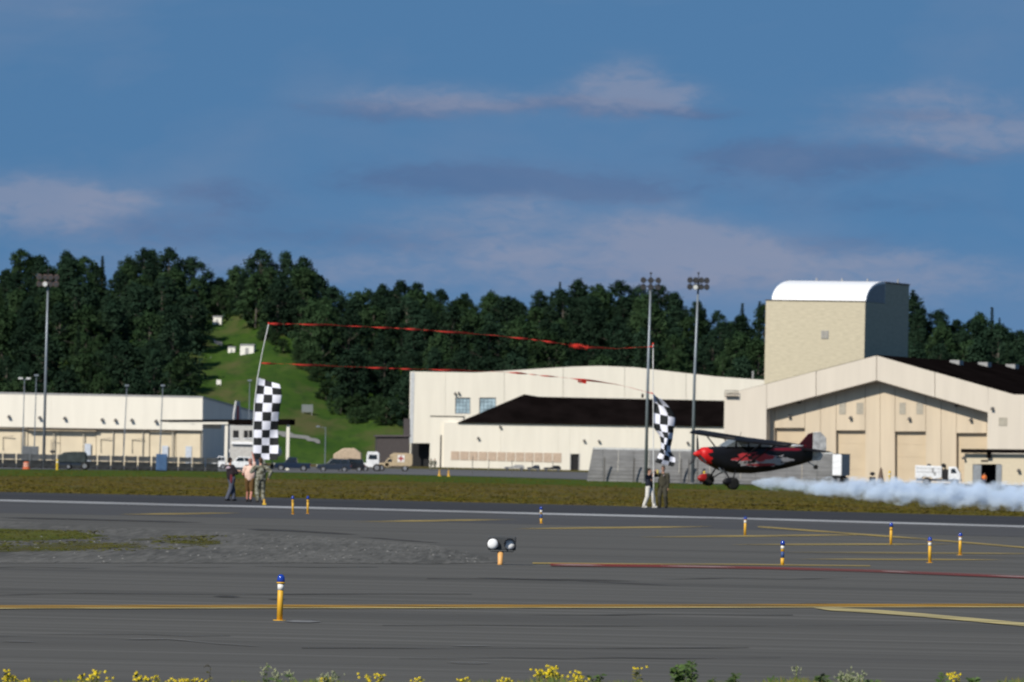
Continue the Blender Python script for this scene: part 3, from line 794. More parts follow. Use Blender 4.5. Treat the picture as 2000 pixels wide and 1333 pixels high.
# ------------------------------------------------------------------ wide hangar, middle (rear) and black-roofed building in front
fm = Fr(1100, 1305, 2, gz(1305))
mh = fm.root('arched_hangar', 'wide cream hangar with low arched roof and two blue windows', 'hangar')
arch = [(801, 726), (930, 728), (1000, 724), (1060, 720), (1120, 716.5), (1172, 715), (1240, 718), (1320, 727), (1400, 736), (1500, 743)]
bpanel(fm, mh, 'wall_panel', [(801, 726), (870, 727), (870, 866), (799, 866)], 0, .6, M_cream)
seams = [870, 985, 1100, 1220, 1340, 1500]
for a, c in zip(seams, seams[1:]):
    pts = [(a + .3, lerp_px(arch, a))] + [p for p in arch if a < p[0] < c] + [(c - .3, lerp_px(arch, c)), (c - .3, 935), (a + .3, 935)]
    if a == 870:      # two windows are let into this one
        for q in [[(a + .3, lerp_px(arch, a)), (930, 728), (c - .3, lerp_px(arch, c)), (c - .3, 777), (a + .3, 777)], [(a + .3, 809), (c - .3, 809), (c - .3, 935), (a + .3, 935)],
                  [(a + .3, 777), (889, 777), (889, 809), (a + .3, 809)], [(919, 777), (936, 777), (936, 809), (919, 809)], [(969, 777), (c - .3, 777), (c - .3, 809), (969, 809)]]:
            bpanel(fm, mh, 'wall_panel', q, 0, .6, M_cream)
    else: bpanel(fm, mh, 'wall_panel', pts, 0, .6, M_cream)
for x0, x1 in [(889, 919), (936, 969)]:
    a = fm.rect(x0, 777, x1, 809, .2); f = MB(); t = .12
    f.box(a[0], a[1], .12, .3, a[3] - t, a[3]); f.box(a[0], a[1], .12, .3, a[2], a[2] + t)
    f.box(a[0], a[0] + t, .122, .3, a[2] + t, a[3] - t); f.box(a[1] - t, a[1], .122, .3, a[2] + t, a[3] - t)
    wf = f.build('window', M_greyp, mh)
    for i in range(4):
        for j in range(4):
            p = MB(); u0 = a[0] + t + (a[1] - a[0] - 2 * t) * i / 4; u1 = a[0] + t + (a[1] - a[0] - 2 * t) * (i + 1) / 4
            v0 = a[2] + t + (a[3] - a[2] - 2 * t) * j / 4; v1 = a[2] + t + (a[3] - a[2] - 2 * t) * (j + 1) / 4
            p.box(u0 + .03, u1 - .03, .22, .24, v0 + .03, v1 - .03); p.build('pane', M_glass, wf)
    s = MB(); s.box(a[0], a[1], .24, .3, a[2], a[3]); s.build('window_back', M_dark, wf)
# roof with the arch carried back
ap = fm.poly([(x, y - .8) for x, y in arch], 0); rp = [(x, z) for x, z in ap] + [(x, z - .35) for x, z in reversed(ap)]
b = MB(); b.prism(rp, .05, 46); b.build('roof', M_roofd, mh)
a = fm.rect(801, 728, 801 + 7, 866, -.04); b = MB(); b.box(a[0], a[1], -.06, 0, a[2], a[3]); b.build('corner_strip', mat('bluish_strip', (.50, .52, .54), .5), mh)  # thin bluish grey strip down the left corner of the front
bl = fm.rect(801, 760, 1500, 940, 40); b = MB(); b.box(bl[0], bl[1], 40, 45, 0, bl[3]); b.build('rear_wall', M_cream, mh)
a = fm.rect(801, 866, 845, 930, 0); b = MB(); b.box(a[0], a[1] + 2, 3.0, 3.3, 0, a[3] + .5); b.build('bay_shade_wall', M_dark, mh)  # darkness inside the open bay is put into this wall's near-black colour
b = MB(); b.box(a[0] + .1, a[0] + .35, .1, .4, 0, a[3]); b.build('bay_post', M_lampm, mh)
for x, y in [(889, 769), (896, 768)]: wall_lamp(fm, mh, x, y, 0)
s = MB(); q = fm.uv(1470, 742); s.box(q[0] - .15, q[0] + .15, 2, 2.3, q[1] - .2, q[1] + 1.6); s.build('roof_stub', M_greyp, mh)

fb = Fr(1100, 1255, 2, gz(1255))
bh = fb.root('black_roofed_building', 'long low cream building with steep black hipped roof', 'building')
bpanel(fb, bh, 'end_bay', [(841, 814), (905, 815), (905, 921), (838, 921)], .5, 5, M_cream2)
bpanel(fb, bh, 'end_bay_coping', [(840, 812.2), (906, 813.2), (906, 815), (840, 814)], .42, 5.1, M_trim)
eave = [(866, 825), (1420, 834)]
sm = [866, 978, 1090, 1113]
for a, c in zip(sm, sm[1:]):
    bpanel(fb, bh, 'wall_panel', [(a + .25, lerp_px(eave, a)), (c - .25, lerp_px(eave, c)), (c - .25, 924), (a + .25, 922)], 0, .5, M_cream2)
bpanel(fb, bh, 'wall_panel', [(1113, lerp_px(eave, 1113)), (1131, lerp_px(eave, 1131)), (1131, 887), (1113, 887)], 0, .5, M_cream2)
for a, c in [(1131, 1225), (1225, 1320), (1320, 1417)]:
    bpanel(fb, bh, 'wall_panel', [(a + .25, lerp_px(eave, a)), (c - .25, lerp_px(eave, c)), (c - .25, 926), (a + .25, 924)], 0, .5, M_cream2)
brect(fb, bh, 'door', 1113, 886, 1131, 924, .3, .1, M_dark)
for x in (1113, 1130): brect(fb, bh, 'door_jamb', x, 886, x + 2, 922, -.06, .4, M_greyp)
# hipped roof
e0 = fb.uv(893, 826, -.4); e1 = fb.uv(1416, 834, -.4)
RD = 9.0
r0 = fb.uv(1024, 770.5, RD); r1 = fb.uv(1416, 783, RD); r0b = fb.uv(1040, 775, RD)
b = MB()
vs = [(e0[0], -.4, e0[1]), (e1[0], -.4, e1[1]), (r1[0], RD, r1[1]), (r0b[0], RD, r0b[1]), (r0[0], RD, r0[1]), (e0[0], 2 * RD + .4, e0[1]), (e1[0], 2 * RD + .4, e1[1])]
b.add(vs, [(0, 1, 2, 3, 4), (5, 6, 2, 3, 4), (0, 4, 5), (1, 6, 2), (0, 5, 6, 1)]); b.build('roof', M_roofd, bh)
# strip of brownish panels under the wall lamps
for k in range(12):
    x0 = 880 + 18.1 * k; y0 = 882 + .3 * k
    brect(fb, bh, 'panel', x0 + .8, y0, x0 + 17.0, y0 + 16.5 + .15 * k, -.07, .07, M_brown)
for x, y in [(934, 856), (1141, 861), (1170, 862), (1343, 865), (977, 834)]: wall_lamp(fb, bh, x, y, 0)
s = MB(); q = fb.uv(861, 850, .4); s.tube([(q[0], .4, q[1] + .0), (q[0], .4, .1)], .12, 6); s.build('downpipe', M_lampm, bh)
s = MB(); q = fb.uv(1255, 775, RD); s.box(q[0] - .2, q[0] + .2, RD - .2, RD + .2, q[1] - .2, q[1] + .5); s.build('roof_stub', M_roofd, bh)

# ------------------------------------------------------------------ long hangar, left
fl = Fr(395, 1000, 6, gz(1000))
lh = fl.root('long_hangar', 'long flat cream hangar with sliding doors at left', 'hangar')
us = [-60, 100, 250, 396]
tp = [(-60, 769), (396, 778)]; md = [(-60, 833), (396, 841)]
for a, c in zip(us, us[1:]):
    bpanel(fl, lh, 'upper_wall', [(a, lerp_px(tp, a)), (c - .2, lerp_px(tp, c)), (c - .6, lerp_px(md, c)), (a - .4, lerp_px(md, a))], 0, .5, M_cream2)
ds = [-60, -10, 42, 54, 118, 188, 241, 292, 344, 392]
for i, (a, c) in enumerate(zip(ds, ds[1:])):
    ly = .35 if i in (3, 4, 7) else .15
    bpanel(fl, lh, 'door_panel', [(a + .5, lerp_px(md, a) + 1.5), (c - .5, lerp_px(md, c) + 1.5), (c - 1, 920), (a, 920)], ly, .2, M_tan2 if False else mat('cream_door', (.64, .55, .40), .6, var=.05, scale=.5))
bpanel(fl, lh, 'door_track', [(-60, 836), (42, 837), (188, 839), (396, 841.5), (396, 843), (188, 841.5), (42, 839.5), (-60, 838)], -.25, .3, M_trim)
bpanel(fl, lh, 'door_hood', [(54, 836), (190, 838.5), (190, 842), (54, 840)], -.55, .5, M_trim)
X1, Z1 = fl.uv(396, 778, 0)
LD = 62.0
lo = fl.o + Vector((fl.c, -fl.s, 0)) * X1 + Vector((fl.s, fl.c, 0)) * LD
xb, yb = proj(lo); zb = P(xb, 812, lo.y).z - fl.o.z
b = MB(); b.prism_x([(0.5, 0), (LD, 0), (LD, zb), (.5, Z1)], X1 - .5, X1 - .01); b.build('end_wall', M_greyp if False else M_cream, lh)
X0, Z0 = fl.uv(-60, 769, 0)
b = MB(); b.prism_x([(.0, Z1 + .02), (LD, zb + .02), (LD, zb + .3), (0, Z1 + .25)], X0, X1 + .05); b.build('roof', M_greyp, lh)
b = MB(); b.box(X0, X0 + .5, .5, LD, 0, zb); b.box(X0, X1 - .5, LD - .5, LD, 0, zb); b.build('rear_wall', M_cream, lh)
for x, y in [(18, 814), (78, 816), (127, 817), (200, 820), (226, 821), (258, 821), (305, 823)]: wall_lamp(fl, lh, x, y, 0)
for x0, x1, y in [(6, 27, 854), (197, 219, 858), (258, 281, 859), (100, 112, 860)]:     # bent conduit pipes on the doors
    p0 = fl.uv(x0, y, .1); p1 = fl.uv(x1, y - 2, .1); q = fl.uv(x0, y + 26, .1)
    s = MB(); s.tube([(q[0], .02, q[1]), (p0[0], .02, p0[1]), (p1[0], -.3, p1[1])], .06, 5); s.build('conduit', M_vent, lh)
for x0, y0 in [(316, 871), (362, 872), (165, 867)]: brect(fl, lh, 'personnel_door', x0, y0, x0 + 12, 918, .05, .12, mat('pale_blue_door', (.48, .52, .58), .5))
for k in range(7): x = 47 + 3 * 0 + k * 58; s = MB(); q = fl.uv(x, 843, -.1); s.box(q[0] - .06, q[0] + .06, -.1, .05, 0, q[1]); s.build('door_post', M_vent, lh)

# ------------------------------------------------------------------ carport with dark roof and office behind it
fc = Fr(445, 955, 4, gz(955))
cp = fc.root('carport', 'open carport with thin dark roof beside the long hangar', 'carport')
bpanel(fc, cp, 'roof', [(313, 820.5), (566, 819), (566, 830), (446, 830), (445, 823.5), (313, 824)], 0, 7, M_roofd)
bpanel(fc, cp, 'beam', [(330, 824.5), (446, 824), (446, 829), (330, 829)], .1, .4, M_cream2)
for x0, m_ in [(438.5, M_cream2), (431, M_trim), (559, M_cream2)]:
    a = fc.rect(x0, 829, x0 + 6, 905, .3); b = MB(); b.box(a[0], a[1], .3 if m_ is M_cream2 else 5.5, .7 if m_ is M_cream2 else 5.9, 0, a[3] + .3); b.build('post', m_, cp)
b = MB(); a = fc.rect(396, 829, 432, 838, 5.6); b.box(a[0], a[1], 5.6, 5.9, a[2], a[3]); b.build('beam', M_cream2, cp)
fo = Fr(470, 975, 4, gz(975))
of = fo.root('office_cabin', 'small grey cabin with dark windows under the carport roof', 'cabin')
M_gw = mat('grey_cabin_wall', (.46, .45, .43), .7)
bpanel(fo, of, 'wall', [(449, 831), (497, 832), (497, 905), (449, 905)], 0, 5, M_gw)
for x0, x1 in [(455, 466), (476, 484), (486, 494)]:
    w_ = brect(fo, of, 'window', x0, 841, x1, 856, -.06, .08, M_dark)
    a = fo.rect(x0, 841, x1, 856, -.1); s = MB(); s.box(a[0] - .05, a[1] + .05, -.14, -.06, a[2] - .1, a[2]); s.build('sill', M_white, w_)
brect(fo, of, 'ledge', 452, 864, 497, 868, -.4, .4, M_white)
# brown metal building behind the ambulance
fk = Fr(770, 1180, -3, gz(1180))
kb = fk.root('brown_shed', 'low dark brown metal shed behind the tan ambulance', 'shed')
bpanel(fk, kb, 'wall', [(737, 853), (800, 853), (800, 915), (735, 915)], 0, 9, M_maroon)
bpanel(fk, kb, 'roof', [(734, 850), (802, 850), (802, 853.4), (734, 853.4)], -.3, 9.6, mat('brown_roof', (.09, .075, .08), .6))
bpanel(fk, kb, 'stack', [(789, 818), (801, 818), (801, 850), (789, 850)], 3, 2, M_maroon)
# hut bottom right
fh = Fr(1940, 945, 14, gz(945))
hu = fh.root('cream_hut', 'small cream hut with flat dark roof and open doorway at lower right', 'hut')
for a, c, t in [(1884, 1900, 886), (1955, 2070, 887)]:
    bpanel(fh, hu, 'wall', [(a, t), (c, t + 1), (c - 1, 975), (a - 1, 972)], 0, .3, mat('hut_wall', (.56, .49, .36), .7, var=.03))
bpanel(fh, hu, 'wall', [(1900, 886), (1955, 887), (1955, 907), (1900, 907)], 0, .3, mat('hut_wall', (.56, .49, .36), .7, var=.03))
bpanel(fh, hu, 'roof', [(1877, 877), (2075, 879), (2075, 886), (1877, 884.5)], -.8, 6, M_roofd)
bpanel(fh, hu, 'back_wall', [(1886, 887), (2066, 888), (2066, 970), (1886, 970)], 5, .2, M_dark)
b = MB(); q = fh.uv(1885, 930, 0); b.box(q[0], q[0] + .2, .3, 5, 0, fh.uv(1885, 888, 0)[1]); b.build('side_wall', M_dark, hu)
for x0, x1 in [(1900, 1916), (1945, 1956)]: brect(fh, hu, 'door_leaf', x0, 908, x1, 972, -.08, .08, mat('grey_door', (.22, .24, .26), .5))
brect(fh, hu, 'sign_plate', 1916, 898.5, 1930, 902.5, -.05, .05, M_trim)
brect(fh, hu, 'roof_bracket', 1927, 885, 1935, 895, -.5, .5, M_roofd)
wall_lamp(fh, hu, 1883, 895, 0); wall_lamp(fh, hu, 1990, 919, 0)

# ------------------------------------------------------------------ blast fence
fd = Fr(1150, 775, 2, gz(775))
bf = fd.root('blast_fence', 'sloping grey corrugated jet blast fence behind the right flag', 'blast fence')
M_bf = mat('weathered_grey_steel', (.15, .15, .15), .8, .0, var=.18, scale=.6, stretch=(1, 1, 3))
xs = [1146 + 30 * k for k in range(17)]
for k in range(16):
    x0 = fd.uv(xs[k], 940, 0)[0]; x1 = fd.uv(xs[k + 1], 940, 0)[0]; zt2 = fd.uv(xs[k], 874 + .02 * (xs[k] - 1150), 2.2)[1]; x0t = x0 + (.55 if k == 0 else 0)
    b = MB(); rows_ = 9; vs = []
    for j in range(rows_ * 2 + 1):
        u = j / (rows_ * 2); y = 2.2 * u ** 1.5 + (.07 if j % 2 else 0); z = zt2 * u
        vs += [(x0 + (x0t - x0) * u + .01, y, z), (x1 - .02, y, z)]
    nn = len(vs) // 2
    b.add(vs, [(2 * j, 2 * j + 1, 2 * j + 3, 2 * j + 2) for j in range(nn - 1)])
    b.build('corrugated_panel', M_bf, bf)
    if k % 2 == 0:
        s = MB(); s.tube([(x1, 2.5, 0), (x1, 2.45, zt2)], .07, 6); s.tube([(x1, 4.2, 0), (x1, 2.45, zt2 * .85)], .06, 6); s.build('strut', M_steel, bf)
x0 = fd.uv(1159, 875, 2.2); x1 = fd.uv(xs[-1], 884, 2.2)
b = MB(); b.box(x0[0], x1[0], 2.1, 2.45, x0[1] - .2, x0[1] + .03); b.build('top_rail', mat('pale_rail', (.55, .56, .56), .5), bf)
for x in (1180, 1238, 1330, 1345, 1362):
    q0 = fd.uv(x, 938, -.4); s = MB(); lean = .35 if x == 1345 else 0
    s.box(q0[0] - .09, q0[0] + .09, -.5, -.4, 0, 2.6); s.build('marker_post', M_lampm, bf)

# ------------------------------------------------------------------ sheds and small things on the clearing
def hill_shed(x, y, wpx, hpx, label, roofm, name='white_shed'):
    p = hill_hit(x, y + hpx / 2); D = p.y; w_ = wpx * D / F; h_ = hpx * D / F
    r = empty(name, (p.x, p.y, hill_z(p.x, p.y)), R(-8), label, 'shed')
    b = MB(); b.box(-w_ / 2, w_ / 2, 0, w_ * .8, -.6, h_ * .88); b.build('wall', mat('shed_white', (.74, .73, .68), .6), r)
    b = MB(); b.prism_x([(-.15, h_ * .88), (w_ * .4, h_), (w_ * .8 + .15, h_ * .88)], -w_ / 2 - .1, w_ / 2 + .1); b.build('roof', roofm, r)
    b = MB(); b.box(-w_ * .12, w_ * .12, -.05, 0, -.2, h_ * .6); b.build('door', M_greyp, r)
hill_shed(424, 627, 17, 17, 'small white shed at the very top of the grass clearing', M_greyp)
hill_shed(452, 684, 14, 14, 'narrower white shed left of its twin, halfway up the clearing', M_greyp)
hill_shed(482, 684, 27, 19, 'wider white shed halfway up the grass clearing', M_greyp)
def hill_sign(x, y, wpx, hpx, label, m_, name, cat):
    p = hill_hit(x, y + hpx / 2 + 4); w_ = wpx * p.y / F; h_ = hpx * p.y / F
    r = empty(name, (p.x, p.y, hill_z(p.x, p.y)), 0, label, cat)
    b = MB(); b.box(-w_ / 2, w_ / 2, -.05, .05, .4, .4 + h_); b.build('board', m_, r)
    for s_ in (-1, 1): b = MB(); b.box(s_ * w_ * .4 - .05, s_ * w_ * .4 + .05, .05, .15, -.4, .6); b.build('post', M_greyp, r)
hill_sign(600, 800, 22, 15, 'grey board standing low on the grass clearing', mat('grey_board', (.16, .18, .18), .6), 'signboard', 'sign')
hill_sign(427, 748, 9, 9, 'small white marker board on the left of the clearing', mat('shed_white', (.74, .73, .68), .6), 'marker_board', 'marker')

# ------------------------------------------------------------------ light masts
M_pole = mat('mast_steel', (.21, .24, .27), .45, .4, var=.1, scale=.5)
M_lampb = mat('floodlight_housing', (.030, .030, .034), .6)
M_lens = mat('floodlight_lens', (.55, .56, .55), .2)
def high_mast(xb, yb, xt, yt, label, ncol=3, D=None, brown=False):
    g = G(xb, yb)
    if D: g = P(xb, yb, D); g.z = 0
    top = P(xt, yt, g.y); h = top.z
    r = empty('light_mast', (g.x, g.y, 0), 0, label, 'light mast', 'tall apron light masts')
    s = g.y / F
    b = MB(); b.tube([(0, 0, 0), (0, 0, h * .5), (top.x - g.x, 0, h)], [.19, .15, .10], 10); b.build('pole', M_pole, r, smooth=True)
    b = MB(); b.tube([(0, 0, 0), (0, 0, .12)], .45, 10); b.build('base_plate', M_conc, r)
    tx = top.x - g.x
    b = MB(); b.tube([(tx - 19 * s, 0, h - 9 * s), (tx + 19 * s, 0, h - 9 * s)], .06, 6); b.tube([(tx - 19 * s, 0, h + 3 * s), (tx + 19 * s, 0, h + 3 * s)], .06, 6)
    b.tube([(tx, 0, h - 2 * s), (tx, 0, h + 16 * s)], .05, 6); b.build('crossarm', M_lampb, r)
    for i in range(ncol):
        for j in range(2):
            x = tx + (i - (ncol - 1) / 2) * 38 * s / ncol * 1.15; z = h - 9 * s + j * 13 * s
            b = MB(); q = 5.2 * s
            yo = -.5 if (i + j) % 2 else -.25
            b.loft([[(x + q * k * math.cos(t) * 1.05, yo + dy, z + q * k * math.sin(t) + dz) for t in [math.pi * 2 * e / 8 for e in range(8)]] for k, dy, dz in ((.55, .5, .10), (1.0, .2, .0), (1.05, -.1, -.10))])
            o = b.build('floodlight', M_lampb if not brown else mat('rusty_housing', (.09, .055, .045), .7), r, smooth=False)
            b = MB(); b.loft([[(x + q * .9 * math.cos(t), yo - .105 - dy, z - .10 + q * .9 * math.sin(t)) for t in [math.pi * 2 * e / 8 for e in range(8)]] for dy in (0, .02)]); b.build('lens', M_lampb if j else M_lens if i == 1 and ncol == 4 else M_lampb, o)
    b = MB(); b.ball((tx, 0, h + 17 * s), .12, 6, 5); b.build('beacon', M_lampb, r)
high_mast(85, 915, 94, 545, 'tall light mast with reddish lamp head at far left', 4, brown=True)
high_mast(1261, 946, 1271, 551, 'tall light mast directly behind the right checkered flag', 3, D=735)
high_mast(1352, 946, 1364, 551, 'tall light mast just left of the airplane', 4, D=745)
def thin_lamp(xb, yb, xt, yt, D, label, heads=2, arm=0):
    g = P(xb, yb, D); top = P(xt, yt, D); z = gz(D) if D < 1340 else hill_z(g.x, D)
    r = empty('lamp_post', (g.x, D, z), 0, label, 'lamp post')
    h = top.z - z; tx = top.x - g.x
    b = MB(); b.tube([(0, 0, 0), (tx, 0, h)], [.10, .06], 6); b.build('pole', M_pole, r)
    for k in range(heads):
        x = tx + (k - (heads - 1) / 2) * 1.0 + arm
        b = MB(); b.tube([(tx, 0, h - .1), (x, 0, h + .05)], .04, 5); b.build('arm', M_pole, r)
        b = MB(); b.box(x - .28, x + .28, -.3, .2, h, h + .22); b.build('lamp_head', M_lens if heads == 2 else M_pole, r)
thin_lamp(43, 915, 48, 741, 940, 'thin lamp post with two pale heads in front of the long hangar')
thin_lamp(66, 915, 71, 735, 945, 'thin lamp post just left of the reddish mast', 1)
thin_lamp(240, 915, 248, 755, 950, 'thin lamp post before the middle of the long hangar', 1)
thin_lamp(311, 915, 318, 755, 950, 'thin lamp post by the left end of the carport roof', 1)
thin_lamp(635, 892, 636, 835, 1130, 'short lamp post with curved arm at the foot of the clearing', 1, -1.2)
thin_lamp(485, 880, 488, 745, 985, 'thin lamp post just left of the left checkered flag', 1)

# ------------------------------------------------------------------ vehicles and equipment on the apron
M_tyre = mat('tyre_rubber', (.012, .012, .012), .9)
M_rim = mat('wheel_rim', (.30, .30, .31), .4, .6)
M_vglass = mat('vehicle_glass', (.015, .02, .025), .1, spec=.8)
M_navy = mat('navy_paint', (.008, .016, .038), .3, coat=.5)
M_black = mat('black_paint', (.010, .011, .014), .3, coat=.5)
M_slate = mat('slate_paint', (.018, .026, .042), .35, coat=.4)
M_wpaint = mat('white_vehicle_paint', (.72, .73, .74), .35, coat=.3)
M_sand = mat('sand_paint', (.42, .33, .21), .7, var=.08)
M_lampw = mat('headlamp', (.75, .75, .72), .15)
M_taill = mat('tail_lamp', (.25, .02, .02), .3)
def wheel(par, x, y, r, w=.22):
    b = MB(); b.tube([(x, y - w / 2, r), (x, y - w / 2 + .03, r), (x, y + w / 2 - .03, r), (x, y + w / 2, r)], [r * .9, r, r, r * .9], 16); t = b.build('wheel', M_tyre, par)
    s = math.copysign(1, y); b = MB(); b.tube([(x, y + s * (w / 2 - .05), r), (x, y + s * (w / 2 + .01), r)], r * .58, 12); b.build('rim', M_rim, t)
def side_prism(par, name, pts, y, m, th=.02):
    for s in (-1, 1):
        b = MB(); b.prism(pts, s * y - th / 2, s * y + th / 2); b.build(name, m, par)
def vehicle(style, x0, x1, D, heading, paint, label, cat, yb=None, name=None):
    c = P((x0 + x1) / 2, 900, D); L_ = (x1 - x0) * D / F
    r = empty(name or cat.replace(' ', '_'), (c.x, D, gz(D) + .04), 0 if heading > 0 else math.pi, label, cat)
    hl = L_ / 2
    def S(pts): return [(x * hl, z) for x, z in pts]
    if style == 'suv':
        b = MB(); b.prism(S([(-1, .45), (-1, 1.05), (-.9, 1.12), (.5, 1.08), (.96, .95), (1, .5), (.9, .35), (-.95, .35)]), -.92, .92); b.build('body', paint, r, bevel=.06)
        b = MB(); cab = S([(-.93, 1.1), (-.86, 1.74), (.12, 1.80), (.45, 1.1)]); b.prism(cab, -.8, .8); cb = b.build('cabin', paint, r, bevel=.06)
        side_prism(cb, 'side_window', S([(-.8, 1.18), (-.76, 1.62), (-.42, 1.66), (-.42, 1.18)]), .81, M_vglass)
        side_prism(cb, 'side_window', S([(-.36, 1.18), (-.36, 1.66), (.09, 1.67), (.33, 1.18)]), .81, M_vglass)
        wx = (.62, -.62); wr = .38; hy = .8; hz = .85
    elif style == 'pickup':
        b = MB(); b.prism(S([(-1, .5), (-1, 1.1), (.45, 1.12), (.95, 1.05), (1, .55), (.92, .4), (-.97, .4)]), -.95, .95); b.build('body', paint, r, bevel=.06)
        b = MB(); b.prism(S([(-.28, 1.1), (-.22, 1.82), (.22, 1.86), (.46, 1.1)]), -.82, .82); cb = b.build('cabin', paint, r, bevel=.06)
        side_prism(cb, 'side_window', S([(-.18, 1.2), (-.15, 1.68), (.02, 1.7), (.02, 1.2)]), .83, M_vglass)
        side_prism(cb, 'side_window', S([(.06, 1.2), (.06, 1.7), (.19, 1.7), (.36, 1.2)]), .83, M_vglass)
        wx = (.62, -.62); wr = .42; hy = .82; hz = .92
    elif style == 'ambulance':
        b = MB(); b.prism(S([(.25, .6), (.25, 1.25), (.95, 1.15), (1, .75), (.95, .55)]), -1.0, 1.0); b.build('bonnet', paint, r, bevel=.05)
        b = MB(); b.prism(S([(.05, .75), (.05, 1.95), (.32, 1.9), (.48, 1.25), (.48, .65)]), -1.0, 1.0); cb = b.build('cab', paint, r, bevel=.05)
        side_prism(cb, 'side_window', S([(.1, 1.35), (.1, 1.75), (.28, 1.72), (.38, 1.35)]), 1.01, M_vglass)
        b = MB(); b.prism(S([(-1, .95), (-1, 2.35), (-.9, 2.62), (.0, 2.62), (.22, 2.3), (.22, 2.0), (.06, 1.9), (.06, .75), (-.85, .75)]), -1.08, 1.08); bx = b.build('box_body', paint, r, bevel=.08)
        for s in (-1, 1):
            b = MB(); zc = 1.85; xc = -.38 * hl; y = s * 1.09
            b.box(xc - .48, xc + .48, y - .005, y + .005, zc - .48, zc + .48); q = b.build('emblem_field', mat('emblem_white', (.75, .73, .70), .6), bx)
            b = MB(); b.box(xc - .12, xc + .12, y - .012, y + .012, zc - .38, zc + .38); b.box(xc - .38, xc + .38, y - .011, y + .011, zc - .12, zc + .12); b.build('red_cross', mat('emblem_red', (.32, .03, .03), .6), bx)
        wx = (.66, -.60); wr = .48; hy = .75; hz = .95
    for sx in wx:
        for s in (-1, 1): wheel(r, sx * hl, s * (.86 if style != 'ambulance' else .95), wr, .24)
    for s in (-1, 1):
        b = MB(); b.box(hl - .06, hl + .02, s * hy - .13, s * hy + .13, hz - .09, hz + .09); b.build('headlight', M_lampw, r)
        b = MB(); b.box(-hl - .02, -hl + .06, s * hy - .1, s * hy + .1, hz - .1, hz + .12); b.build('tail_light', M_taill, r)
    b = MB(); b.box(hl - .02, hl + .08, -.85, .85, .42, .6); b.build('bumper', M_lampm, r)
    return r
vehicle('pickup', 536, 607, 940, -1, M_navy, 'dark navy pickup truck parked right of the left flag', 'pickup')
vehicle('suv', 619, 686, 945, -1, M_slate, 'slate blue car parked nearest the camera between pickup and ambulance', 'car')
vehicle('suv', 655, 713, 965, -1, M_black, 'black car half hidden behind the slate blue one', 'car')
vehicle('ambulance', 733, 806, 1010, -1, M_sand, 'tan military ambulance with red cross on its side', 'ambulance')
vehicle('suv', 415, 441, 942, -1, M_wpaint, 'small white car behind the left post of the carport', 'car')
vehicle('suv', 444, 492, 938, -1, M_wpaint, 'white car under the carport roof behind the flag crew', 'car')
# tan tent behind the cars
c = P(678, 900, 1040); r = empty('tan_tent', (c.x, 1040, gz(1040) + .04), 0, 'low sand coloured tent behind the dark cars', 'tent')
b = MB(); b.prism([(-2.1, 0), (-2.0, 2.2), (-.6, 3.1), (1.0, 3.15), (2.0, 2.4), (2.1, 0)], 0, 5); b.build('canvas', mat('tan_canvas', (.46, .36, .26), .9), r, bevel=.15)
b = MB(); b.prism([(-.5, 0), (-.5, 1.8), (.5, 1.8), (.5, 0)], -.05, 0); b.build('door_flap', mat('tan_flap', (.36, .28, .20), .9), r)
# white utility cart with tall cab
c = P(728, 900, 985); r = empty('utility_cart', (c.x, 985, gz(985) + .04), math.pi, 'white utility tractor with big dark wheels left of the ambulance', 'tractor')
b = MB(); b.prism([(-.9, .6), (-.9, 2.5), (-.7, 2.75), (.7, 2.75), (.85, 2.1), (.85, .6)], -.75, .75); b.build('cab', M_wpaint, r, bevel=.08)
side_prism(r, 'side_window', [(-.6, 1.7), (-.6, 2.35), (.5, 2.35), (.6, 1.7)], .76, M_vglass)
b = MB(); b.box(.85, 1.5, -.5, .5, .5, 1.2); b.build('bonnet', M_wpaint, r)
for x in (-.6, 1.0):
    for s in (-1, 1): wheel(r, x, s * .85, .55 if x < 0 else .42, .35)
# sweeper truck, right
c = P(1834, 900, 935); r = empty('sweeper_truck', (c.x, 935, .04), R(-6), 'white road sweeper truck parked by the hut', 'truck')
b = MB(); b.prism([(-3.0, .95), (-3.05, 2.55), (.45, 2.5), (.45, 1.0), (-.6, .75), (-1.0, 1.05), (-2.0, 1.05), (-2.3, .8)], -1.15, 1.15); bo = b.build('hopper', M_wpaint, r, bevel=.08)
for z in (1.7, 2.15): b = MB(); b.box(-2.9, .3, -1.17, -1.15, z - .03, z + .03); b.build('seam', M_greyp, bo)
for k, (x, z) in enumerate([(-.75, 2.1), (-.7, 1.75), (-.45, 1.5)]): b = MB(); b.box(x - .14, x + .14, -1.175, -1.15, z - .22, z + .16); b.build('decal', M_greyp, bo)
b = MB(); b.box(.5, 1.25, -.9, .9, .6, 2.1); b.tube([(.85, -.5, 2.1), (.85, -.5, 2.75)], .12, 8); b.ball((.6, -.4, 2.6), .28, 8, 6); b.build('engine', M_dark, r)
b = MB(); b.prism([(1.3, .75), (1.3, 2.45), (2.3, 2.45), (2.85, 1.6), (2.9, .75)], -1.1, 1.1); cb = b.build('cab', M_wpaint, r, bevel=.07)
side_prism(cb, 'side_window', [(1.65, 1.6), (1.65, 2.2), (2.15, 2.2), (2.4, 1.6)], 1.11, M_vglass)
b = MB(); b.add([(2.36, -.95, 2.36), (2.36, .95, 2.36), (2.86, .95, 1.68), (2.86, -.95, 1.68)], [(0, 1, 2, 3)]); b.build('windscreen', M_vglass, cb)
for x in (-1.5, 2.1):
    for s in (-1, 1): wheel(r, x, s * .95, .5, .3)
b = MB(); b.box(-2.9, 2.6, -.5, .5, .55, .8); b.build('chassis', mat('blue_chassis', (.05, .09, .17), .5), r)
b = MB(); b.box(2.85, 3.0, -1.0, 1.0, .55, .85); b.build('bumper', M_greyp, r)
